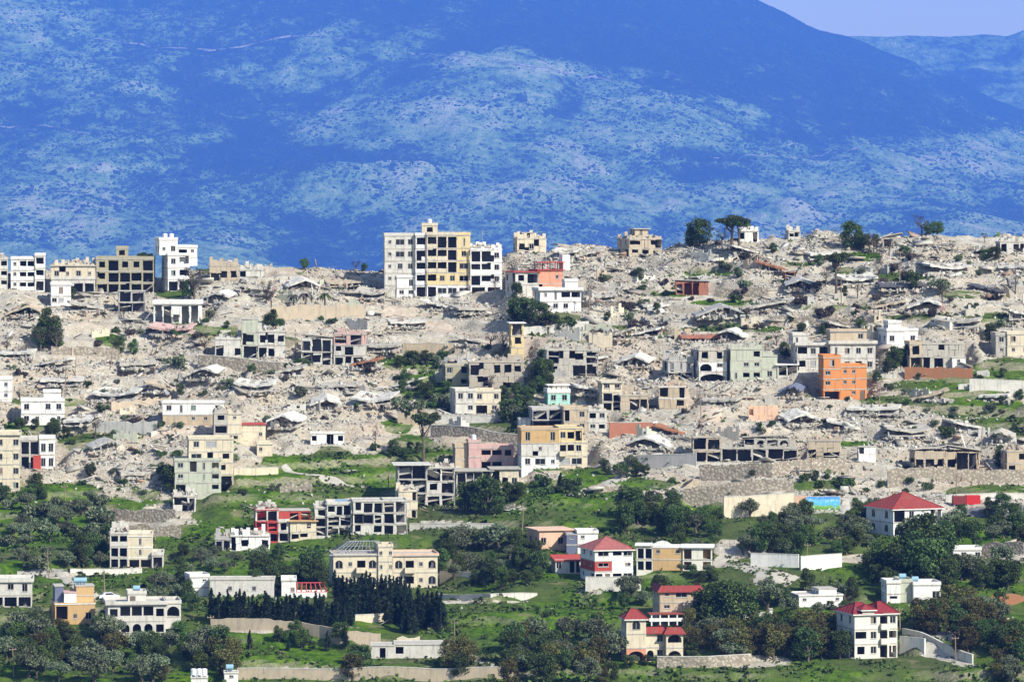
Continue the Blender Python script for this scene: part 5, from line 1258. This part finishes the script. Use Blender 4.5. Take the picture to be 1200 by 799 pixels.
grove(['bush', 'lightbush', 'oliveb'], 520, 700, 730, 760, 14, 5, 10); grove(['light', 'olive'], 990, 600, 1040, 650, 9, 16, 28); grove(['broad', 'bush'], 930, 560, 1000, 574, 7, 8, 16)
# among the ruins
for (k, a, b, h, w) in [('broad', 57, 409, 50, .8), ('broad', 47, 411, 36, .8), ('broad', 66, 411, 38, .8), ('burnt', 48, 412, 34, 1), ('burnt', 66, 414, 36, 1), ('burnt', 228, 352, 42, 1), ('broad', 222, 350, 26, 1), ('burnt', 214, 350, 26, 1), ('burnt', 318, 360, 36, .7), ('burnt', 312, 356, 30, .8), ('palm', 358, 371, 32, 1),
                        ('palm', 381, 368, 28, 1), ('palm', 344, 366, 24, 1), ('broad', 318, 388, 26, 1), ('broad', 327, 392, 20, 1.1), ('light', 139, 415, 22, 1), ('light', 156, 416, 20, 1), ('burnt', 148, 400, 26, .8), ('broad', 268, 418, 26, 1.1), ('burnt', 240, 415, 26, 1), ('pine', 168, 312, 32, .8),
                        ('light', 356, 316, 14, 1.2), ('burnt', 417, 314, 13, 1.4), ('broad', 427, 315, 11, 1.2), ('broad', 820, 290, 36, 1.2), ('broad', 811, 290, 26, 1.1), ('pine', 858, 292, 40, 1.3), ('pine', 866, 293, 36, 1.1), ('burnt', 846, 290, 26, 1), ('broad', 998, 293, 36, 1.1), ('broad', 1010, 295, 26, 1.2), ('burnt', 1024, 297, 24, 1.2), ('burnt', 1019, 298, 28, 1),
                        ('burnt', 1080, 277, 28, 1.2), ('light', 1098, 275, 18, 1.5), ('broad', 1088, 276, 14, 1.3), ('pine', 980, 349, 54, .8), ('burnt', 968, 335, 26, 1), ('broad', 1070, 340, 26, 1), ('burnt', 1104, 357, 28, 1.1), ('light', 1010, 391, 18, 1.1), ('broad', 964, 396, 16, .9), ('burnt', 1030, 335, 34, .6),
                        ('broad', 1160, 402, 24, .9), ('broad', 1048, 434, 30, 1.1), ('broad', 1058, 430, 26, 1), ('broad', 1040, 440, 20, 1), ('broad', 1166, 306, 18, 1.3), ('light', 1156, 306, 14, 1.2), ('broad', 1028, 448, 14, 1.2), ('broad', 1174, 552, 32, .9), ('burnt', 112, 514, 34, .6), ('broad', 202, 578, 34, 1.2), ('broad', 193, 566, 26, 1.1),
                        ('burnt', 692, 352, 28, .7), ('burnt', 900, 420, 18, 1), ('broad', 920, 420, 22, 1), ('burnt', 1005, 350, 24, 1), ('burnt', 760, 300, 18, .7), ('broad', 865, 326, 14, 1.2), ('broad', 940, 395, 18, 1), ('burnt', 575, 460, 22, 1), ('burnt', 715, 465, 18, 1), ('burnt', 440, 520, 24, .6), ('broad', 30, 372, 18, 1), ('burnt', 8, 415, 24, 1.2),
                        ('burnt', 30, 418, 22, 1.2), ('burnt', 1190, 345, 24, 1), ('broad', 1060, 300, 14, 1.4), ('burnt', 1042, 300, 22, 1.1), ('broad', 1195, 470, 14, 1.2), ('broad', 106, 560, 20, 1), ('broad', 618, 379, 32, 1.5), ('broad', 632, 381, 28, 1.5), ('broad', 606, 377, 28, 1.4), ('broad', 645, 385, 17, 1.8), ('broad', 482, 428, 18, 1.6), ('broad', 500, 426, 16, 1.8), ('light', 470, 430, 14, 1.6), ('broad', 520, 424, 14, 1.8), ('burnt', 590, 412, 26, 1.2), ('burnt', 575, 410, 22, 1.3), ('broad', 640, 452, 34, 1.0), ('burnt', 628, 440, 30, 1.1), ('burnt', 700, 425, 16, 1.2), ('burnt', 910, 405, 20, 1.3), ('burnt', 620, 330, 14, 1), ('burnt', 580, 340, 18, 1), ('broad', 605, 352, 22, .9)]: tree(k, a, b, h, w)
grove(['bush', 'deadbush', 'oliveb'], 10, 360, 440, 500, 46, 6, 13); grove(['bush', 'deadbush', 'oliveb', 'deadbush'], 690, 300, 1190, 400, 60, 5, 12); grove(['bush', 'deadbush'], 690, 470, 1190, 520, 14, 5, 10); grove(['lightbush', 'bush', 'oliveb'], 1040, 445, 1195, 510, 16, 5, 9)
grove(['bush', 'deadbush', 'oliveb'], 430, 405, 640, 480, 20, 6, 13); grove(['bush', 'lightbush'], 770, 556, 1100, 600, 20, 6, 11); grove(['bush', 'oliveb'], 80, 480, 330, 580, 18, 6, 12)

grove(['broad', 'burnt', 'deadbush', 'oliveb', 'broad'], 690, 300, 1195, 400, 30, 9, 19); grove(['broad', 'burnt', 'oliveb'], 10, 350, 440, 470, 16, 9, 18); grove(['broad', 'lightbush', 'oliveb'], 1040, 430, 1195, 520, 14, 7, 14); grove(['broad', 'burnt'], 900, 283, 1195, 305, 10, 9, 18)

def weeds():
    """low plants on the green ground: nobody could count them"""
    V = []
    n = 90000
    x = nrng.uniform(-150, 150, n); y = nrng.uniform(872, 1215, n); z = bil(GZ, x, y)
    g = masks(x, y, z); c = fbm(x + .3 * y, y, 7, 4)
    k = (nrng.random(n) < np.clip(g * (2.6 * (c - .36)), .075 * (c > .5), 1)) & ~inside_house(x, y, .4)
    x, y, z, c = x[k], y[k], z[k], c[k]; n = len(x)
    for j in range(5):
        s = (.16 + .5 * nrng.random(n) ** 2.5 * np.clip(2.4 * (c - .35), .3, 1.2))[:, None]
        a = nrng.normal(0, 1, (n, 3)); a[:, 2] *= .4; a /= np.linalg.norm(a, axis=1)[:, None]
        b = np.cross(a, nrng.normal(0, 1, (n, 3))); b /= np.linalg.norm(b, axis=1)[:, None]
        P = np.stack([x, y, z], -1) + nrng.normal(0, .35, (n, 3)) * s * 2 * np.array([1, 1, .4]) + np.array([0, 0, 1.0]) * s * .7
        V.append(np.stack([P - a * s - b * s * .6, P + a * s - b * s * .5, P + a * s * .7 + b * s * .7, P - a * s * .8 + b * s * .5], 1))
    v = np.concatenate(V); n = len(v)
    m, t, b = nt('weed_leaves')
    r = t.nodes.new('ShaderNodeNewGeometry').outputs['Random Per Island']
    q = noise(t, gpos(t), .08, 4)
    t.links.new(mix(t, ramp(t, q, [(.4, (0,) * 3), (.62, (1,) * 3)]), ramp(t, r, [(0, (.03, .065, .012)), (.5, (.06, .12, .02)), (1, (.11, .17, .035))]), ramp(t, r, [(0, (.03, .045, .016)), (.6, (.07, .085, .035)), (1, (.13, .13, .06))])), b.inputs['Base Color'])
    b.inputs['Specular IOR Level'].default_value = .1
    tag(link('undergrowth', npmesh('undergrowth', v.reshape(-1, 3), np.arange(4 * n).reshape(n, 4), m)), 'low green weeds and grass tufts over the terraces', 'undergrowth', kind='stuff')
weeds()

# ------------------------------------------------------------------ garden and terrace walls, tracks, poles, small things
def polyline(pts, step=.8):
    ps = [at(*p) for p in pts]; out = []
    for a, b in zip(ps, ps[1:]):
        n = max(1, int((b - a).length / step))
        for i in range(n): out.append(a.lerp(b, i / n))
    return out + [ps[-1]]
def wall(pts, h, mat, label, th=.35, top=.06, cat='wall', name='garden_wall', coping=True, broken=0):
    ps = polyline(pts, 1.0); P0 = ps[0].copy()
    root = empty(name, P0); tag(root, label, cat, None, 'thing')
    zt = [gz(p.x, p.y) for p in ps]
    sm = [sum(zt[max(0, i - 6):i + 7]) / len(zt[max(0, i - 6):i + 7]) + h for i in range(len(zt))]
    vs = []; cv = []; n = len(ps)
    for i, p in enumerate(ps):
        d = (ps[min(i + 1, n - 1)] - ps[max(i - 1, 0)]); d.z = 0; d.normalize(); q = Vector((-d.y, d.x, 0)) * th / 2
        t = sm[i] - (rnd.random() ** 2 * broken)
        o = p - P0
        for sg in (-1, 1): vs += [(o.x + sg * q.x, o.y + sg * q.y, min(zt[i], sm[i] - h) - 1.5 - P0.z), (o.x + sg * q.x, o.y + sg * q.y, t - P0.z)]
        for sg in (-1.3, 1.3): cv += [(o.x + sg * q.x, o.y + sg * q.y, t + .003 - P0.z), (o.x + sg * q.x, o.y + sg * q.y, t + .12 - P0.z)]
    fs = []
    for i in range(n - 1):
        a, b = 4 * i, 4 * i + 4
        fs += [(a, b, b + 1, a + 1), (a + 2, a + 3, b + 3, b + 2), (a + 1, b + 1, b + 3, a + 3), (a, a + 2, b + 2, b)]
    fs += [(0, 1, 3, 2), (4 * n - 4, 4 * n - 2, 4 * n - 1, 4 * n - 3)]
    w = MB().add(vs, fs).build('masonry', mat, root)
    if coping and not broken: MB().add(cv, fs).build('coping', M_('pale'), root)
    return root
def stonemat():
    m, t, b = nt('stone_wall'); p = gpos(t)
    v = t.nodes.new('ShaderNodeTexVoronoi'); v.inputs['Scale'].default_value = 1.7; t.links.new(p, v.inputs['Vector'])
    n = noise(t, p, 1.2, 5, .7)
    c = mix(t, ramp(t, n, [(.3, (0,) * 3), (.7, (1,) * 3)]), (.28, .24, .18), (.56, .50, .40))
    c = mix(t, mth(t, 'MULTIPLY', ramp(t, v.outputs['Distance'], [(.25, (0,) * 3), (.55, (1,) * 3)]), .6), c, (.14, .115, .085))
    t.links.new(c, b.inputs['Base Color']); bump(t, b, v.outputs['Distance'], .15, .8)
    return m
STONE = stonemat()
WH, PALE, SAND = M_('white'), M_('pale'), M_('sand')
wall([(318, 374), (427, 372)], 3.6, SAND, 'long sand coloured terrace wall under scorched palms', broken=.7)
wall([(232, 436), (332, 440)], 3.0, STONE, 'rough stone terrace wall under the gutted grey house with stair tower')
wall([(472, 413), (534, 413)], 3.0, M_('tan'), 'tan panelled wall standing in rubble above a dark grove')
wall([(506, 494), (579, 495)], 1.6, PALE, 'pale garden wall in front of the cream two storey house')
wall([(505, 513), (560, 517), (612, 523)], 2.6, STONE, 'grey stone retaining wall left of the ochre topped house')
wall([(110, 503), (184, 503)], 2.8, PALE, 'pale retaining wall left of the long white house over a tan storey', broken=.6)
wall([(130, 482), (200, 470)], 2.0, M_('sand'), 'broken sand wall slanting through rubble above the pale retaining wall', broken=.9)
wall([(848, 607), (930, 600)], 4.4, M_('cream'), 'tall cream boundary wall at the edge of the rubble')
wall([(930.5, 600), (944, 598)], 3.4, M_('peach'), 'stained peach coloured wall piece between the cream wall and the mural')
wall([(986, 597), (1026, 597)], 2.2, PALE, 'plain pale wall right of the painted mural')
wall([(880, 663), (936, 665)], 2.6, WH, 'white wall beside the yard under the orchard')
wall([(938, 668), (986, 664)], 2.8, WH, 'brilliant white wall right of a brown leafy tree')
wall([(686, 694), (751, 692)], 2.7, PALE, 'pale block wall in front of the white and red villa')
wall([(512, 701), (575, 700), (629, 697)], .8, PALE, 'long low pale wall at the top of the green field')
wall([(516, 684), (572, 685)], 1.3, PALE, 'short pale wall among orchard trees right of the large cream house')
wall([(247, 740), (340, 741), (375, 746), (398, 755), (446, 757)], 2.4, SAND, 'long sandy retaining wall under the dark cypress row', broken=.5)
wall([(416, 727), (462, 727)], 1.4, M_('cream'), 'cream wall piece showing between cypresses')
wall([(465, 757), (492, 756)], 1.8, M_('cream'), 'short cream wall below the right end of the cypresses', broken=.5)
wall([(278, 796), (400, 797), (520, 798), (602, 795)], 2.0, SAND, 'sandy stone wall along the bottom of the field')
wall([(131, 609), (206, 607)], 2.7, STONE, 'upper sand coloured terrace wall below the small grey ruin', broken=.6)
wall([(150, 630), (212, 630)], 2.9, STONE, 'lower tan terrace wall above the beige house with open terraces', broken=1.0)
wall([(82, 672), (166, 671)], 1.1, PALE, 'low pale wall along the upper edge of a bright green plot')
wall([(820, 562), (905, 560), (992, 556)], 3.4, STONE, 'long stone terrace wall under the gutted row of black bays', broken=.4)
wall([(800, 584), (860, 582), (930, 580)], 3.6, STONE, 'lower stone terrace wall with weeds on top, above the cream boundary wall', broken=.5)
wall([(745, 548), (816, 546)], 2.6, M_('grey'), 'dark grey wall right of the lane beneath a folded slab')
wall([(714, 514), (765, 512)], 3.0, M_('brick'), 'brown panel wall right of the beige flat roofed house')
wall([(1060, 445), (1140, 445)], 2.4, M_('rust'), 'red earth coloured terrace wall under the damaged grey house', broken=.5)
wall([(1136, 459), (1203, 462)], 2.6, PALE, 'long pale concrete wall below the red earth at the right edge')
wall([(1040, 572), (1200, 566)], 3.0, STONE, 'long stone terrace wall under the tan ruin with a caved in roof', broken=.5)
wall([(1108, 588), (1200, 586)], 1.4, PALE, 'low pale wall behind the red container')
wall([(1160, 704), (1203, 702)], 1.9, M_('rust'), 'red brown wall half hidden by trees at the right edge', broken=.8)
wall([(1055, 766), (1084, 768)], 2.4, WH, 'white garden wall right of the villa with dark red gables')
wall([(1058, 743), (1100, 756), (1140, 778)], 1.3, PALE, 'pale wall climbing along the driveway of the villa with dark red gables')
wall([(770, 783), (830, 782), (880, 778)], 2.0, STONE, 'rough stone wall at the top of the bottom field')
wall([(480, 622), (581, 620)], 1.1, PALE, 'low pale wall above the orchard, under the large gutted building')
wall([(602, 392), (690, 387)], 1.8, PALE, 'pale wall under the white house with a long balcony', broken=.4)
wall([(274, 557), (326, 555)], 1.5, M_('cream'), 'low cream wall right of the tall yellow house')
wall([(328, 577), (366, 576)], 2.4, STONE, 'short ruined stone wall in the green terraces', broken=1.2)
wall([(1150, 655), (1200, 650)], 3.0, STONE, 'crumbling stone wall behind dark trees at the right edge', broken=.8)
wall([(690, 578), (730, 574)], 1.6, STONE, 'mossy stone wall below the pale lane', broken=.6)
wall([(240, 488), (262, 489)], 1.6, M_('tan'), 'short tan wall under the right end of the long white house', broken=.3)
wall([(640, 352), (740, 360)], 1.4, STONE, 'low stone wall in the rubble right of the coral house', broken=.8)
wall([(840, 347), (900, 346)], 2.0, STONE, 'stone bank above a strip of grass on the upper right slope', broken=.6)
wall([(900, 380), (1010, 378)], 1.8, STONE, 'long stone bank crossing the rubble above the grey house with a tan top storey', broken=.8)
wall([(60, 415), (140, 422)], 2.2, STONE, 'stone bank below the tall dark tree on the left slope', broken=.8)

def mural():
    P = at(965, 598); s = F / P.y; W = 40 / s
    root = empty('mural_wall', P, R(2)); tag(root, 'painted wall with a blue sky and green meadow mural, beside the cream boundary wall', 'wall', None, 'thing')
    MB().box(-W / 2, 0, -1.5, W / 2, .3, 3.0).build('masonry', M_('pale'), root)
    m, t, b = nt('mural_paint'); tc = t.nodes.new('ShaderNodeTexCoord').outputs['Object']
    sp = t.nodes.new('ShaderNodeSeparateXYZ'); t.links.new(tc, sp.inputs[0])
    n = noise(t, tc, .8, 3); k = mth(t, 'ADD', sp.outputs[2], mth(t, 'MULTIPLY', mth(t, 'SUBTRACT', n, .5), 2.2))
    c = ramp(t, mth(t, 'MULTIPLY', k, .33), [(.10, (.12, .30, .06)), (.30, (.22, .42, .10)), (.36, (.10, .42, .62)), (.7, (.16, .48, .75)), (.9, (.08, .25, .62))])
    c = mix(t, ramp(t, noise(t, tc, 1.3, 2), [(.60, (0,) * 3), (.66, (1,) * 3)]), c, (.55, .70, .78))
    t.links.new(c, b.inputs['Base Color'])
    MB().box(-W / 2 + .1, -.02, .1, W / 2 - .1, -.004, 2.9).build('painting', m, root)
mural()

def road(name, pts, w, mat, lift=.10):
    ps = polyline(pts, .8); n = len(ps); V = []
    for i, p in enumerate(ps):
        d = (ps[min(i + 2, n - 1)] - ps[max(i - 2, 0)]); d.z = 0; d.normalize(); q = Vector((-d.y, d.x, 0))
        ww = w * (1 + .12 * math.sin(i * .9) + rnd.uniform(-.06, .06))
        for k in range(7):
            c = p + q * (ww * (k / 6 - .5)); V.append((c.x, c.y, gz(c.x, c.y) + lift - (.14 if k in (0, 6) else 0)))
    me = npmesh(name, np.array(V), gridfaces(n, 7), mat)
    tag(link(name, me), kind='structure')
def trackmat(name, a, b_):
    m, t, b = nt(name); p = gpos(t); n = noise(t, p, .9, 5, .7)
    t.links.new(ramp(t, n, [(.3, a), (.7, b_)]), b.inputs['Base Color']); bump(t, b, n, .08, .5); return m
CONC = trackmat('concrete_track', (.30, .28, .23), (.44, .41, .35)); DIRT_ = trackmat('dirt_track', (.33, .26, .19), (.52, .45, .36)); ASPH = trackmat('worn_asphalt', (.10, .10, .10), (.20, .19, .18))
road('lane', [(688, 529), (705, 542), (722, 551), (733, 556), (716, 566), (690, 574), (664, 581)], 3.2, CONC)
road('path', [(333, 545), (360, 556), (396, 566), (430, 571)], 1.8, CONC)
road('track', [(20, 672), (60, 668), (74, 674), (88, 688), (118, 704)], 2.4, CONC)
road('yard', [(838, 655), (870, 662), (904, 672), (930, 682)], 7.0, CONC)
road('driveway', [(1060, 752), (1090, 762), (1115, 772), (1140, 781)], 3.6, CONC)
road('lane', [(246, 738), (250, 750), (254, 764)], 3.0, CONC)
road('path', [(522, 748), (545, 764), (570, 778), (600, 790)], 2.4, CONC)
road('dirt_road', [(712, 402), (752, 424), (792, 448), (826, 478), (852, 502), (900, 512)], 5.0, DIRT_)
road('dirt_road', [(430, 352), (470, 372), (520, 388), (575, 398), (640, 402)], 5.5, DIRT_)
road('dirt_road', [(120, 505), (190, 510), (230, 500), (262, 504)], 3.5, DIRT_)
road('lane', [(1010, 601), (1080, 602), (1150, 599), (1205, 597)], 4.0, ASPH)

POLES = [(57, 676, 30, 'olive slope'), (123, 700, 30, 'green plot'), (16, 792, 34, ''), (248, 764, 44, ''), (404, 712, 36, ''), (880, 652, 26, ''), (945, 658, 22, ''), (1055, 742, 30, ''), (1120, 775, 30, ''), (77, 590, 22, ''), (76, 470, 40, ''), (346, 420, 30, ''),
         (690, 370, 34, ''), (822, 500, 44, ''), (612, 625, 30, ''), (533, 760, 32, ''), (1078, 690, 44, ''), (986, 360, 34, ''), (1054, 335, 40, ''), (1120, 590, 34, ''), (455, 575, 24, ''), (130, 432, 26, ''), (88, 440, 26, ''), (950, 560, 30, ''), (1030, 480, 34, ''), (1190, 340, 30, ''), (1150, 530, 34, ''), (694, 410, 22, '')]
WOOD = plain('pole_wood', (.26, .19, .13), .9)
for (px, row, hp, _) in POLES:
    P = at(px, row); h = hp / (F / P.y)
    root = empty('utility_pole', P, R(rnd.uniform(-30, 30))); root.rotation_euler.x = R(rnd.uniform(-3, 3)); root.rotation_euler.y = R(rnd.uniform(-4, 4))
    tag(root, None, 'pole', 'utility poles', 'thing')
    MB().tube([(0, 0, -.5), (0, 0, h * .5), (0, 0, h)], [.13, .11, .08], 7).build('post', WOOD, root)
    MB().box(-.7, -.06, h - .5, .7, .06, h - .38).build('crossarm', WOOD, root)
    for x in (-.6, 0, .6): MB().tube([(x, 0, h - .378), (x, 0, h - .2)], [.05, .03], 6).build('insulator', PALE, root)
    name_later(root, 'thin wooden utility pole', px, row, hp)

def car(px, row, rz, mat, label):
    P = at(px, row); root = empty('parked_car', P + Vector((0, 0, .12)), R(rz)); tag(root, label, 'car', None, 'thing')
    sec = [(-2.05, .32), (-2.1, .62), (-1.95, .86), (-1.5, .92), (-1.0, 1.38), (.55, 1.42), (1.15, .96), (1.95, .82), (2.1, .55), (2.05, .32)]
    MB().prism(sec, -.82, .82).build('body', mat, root)
    g = plain('car_glass', (.02, .025, .03), .1, 0, .5)
    MB().prism([(-.95, .98), (-.78, 1.30), (.45, 1.33), (.9, .98)], -.835, -.822).build('side_window', g, root)
    MB().prism([(-.95, .98), (-.78, 1.30), (.45, 1.33), (.9, .98)], .822, .835).build('side_window', g, root)
    tyre = plain('tyre', (.03, .03, .03), .9)
    for x in (-1.3, 1.3):
        for y in (-.80, .80):
            o = MB().tube([(0, -.1, 0), (0, .1, 0)], .33, 14).build('wheel', tyre, root); o.location = (x, y, .28)
            MB().tube([(0, -.12, 0), (0, .12, 0)], .18, 10).build('rim', STEEL, o)
    for y in (-.6, .6): MB().box(2.02, y - .16, .58, 2.09, y + .16, .72).build('headlight', plain('lamp_glass', (.7, .7, .68), .2), root)
car(128, 703, 12, plain('white_paint', (.78, .79, .80), .3, 0, .5), 'white car parked on the track beside the ochre orange house')

P = at(1133, 592); s = F / P.y; W = 32 / s
root = empty('cargo_container', P + Vector((0, 0, .15)), R(3)); tag(root, 'bright red cargo container with a darker left end, on the lane near the right edge', 'container', None, 'thing')
mb = MB().box(-.1, 0, 0, W / 2, 2.3, 1.9); k = 0
while -.1 + k * .35 < W / 2 - .2: mb.box(-.05 + k * .35, -.05, .1, .10 + k * .35, -.002, 1.8); k += 1
mb.build('body', plain('red_body', (.55, .03, .025), .5), root)
mb = MB().box(-W / 2, .05, 0, -.104, 2.25, 1.75); k = 0
while -W / 2 + k * .35 < -.4: mb.box(-W / 2 + .1 + k * .35, 0, .1, -W / 2 + .25 + k * .35, .048, 1.65); k += 1
mb.build('body_extension', plain('dull_red_body', (.22, .04, .035), .6), root)
for x in (-W / 2 + .3, W / 2 - .3): MB().box(x - .2, .2, -.6, x + .2, 2.0, -.003).build('support', STEEL, root)
write_labels()

# ------------------------------------------------------------------ the air
def build_haze():
    m = bpy.data.materials.new('haze'); m.use_nodes = True
    t = m.node_tree
    t.nodes.remove(t.nodes['Principled BSDF'])
    v = t.nodes.new('ShaderNodeVolumePrincipled')
    v.inputs['Color'].default_value = (*HAZE_COL, 1)
    v.inputs['Density'].default_value = HAZE_D
    v.inputs['Anisotropy'].default_value = -.1
    t.links.new(v.outputs[0], t.nodes['Material Output'].inputs['Volume'])
    o = MB().box(-13600, -420, -680, 13600, 35800, ZTOP).build('haze', m)
    tag(o, 'pale blue haze lying between the village and the mountain', 'haze', kind='stuff')
ZTOP = max(max((o.matrix_world @ Vector(c)).z for c in o.bound_box) for o in bpy.data.objects if o.name in ('mountain', 'hills')) + 20
HAZE_D = 0.40e-4
HAZE_COL = (.115, .295, .98)
build_haze()
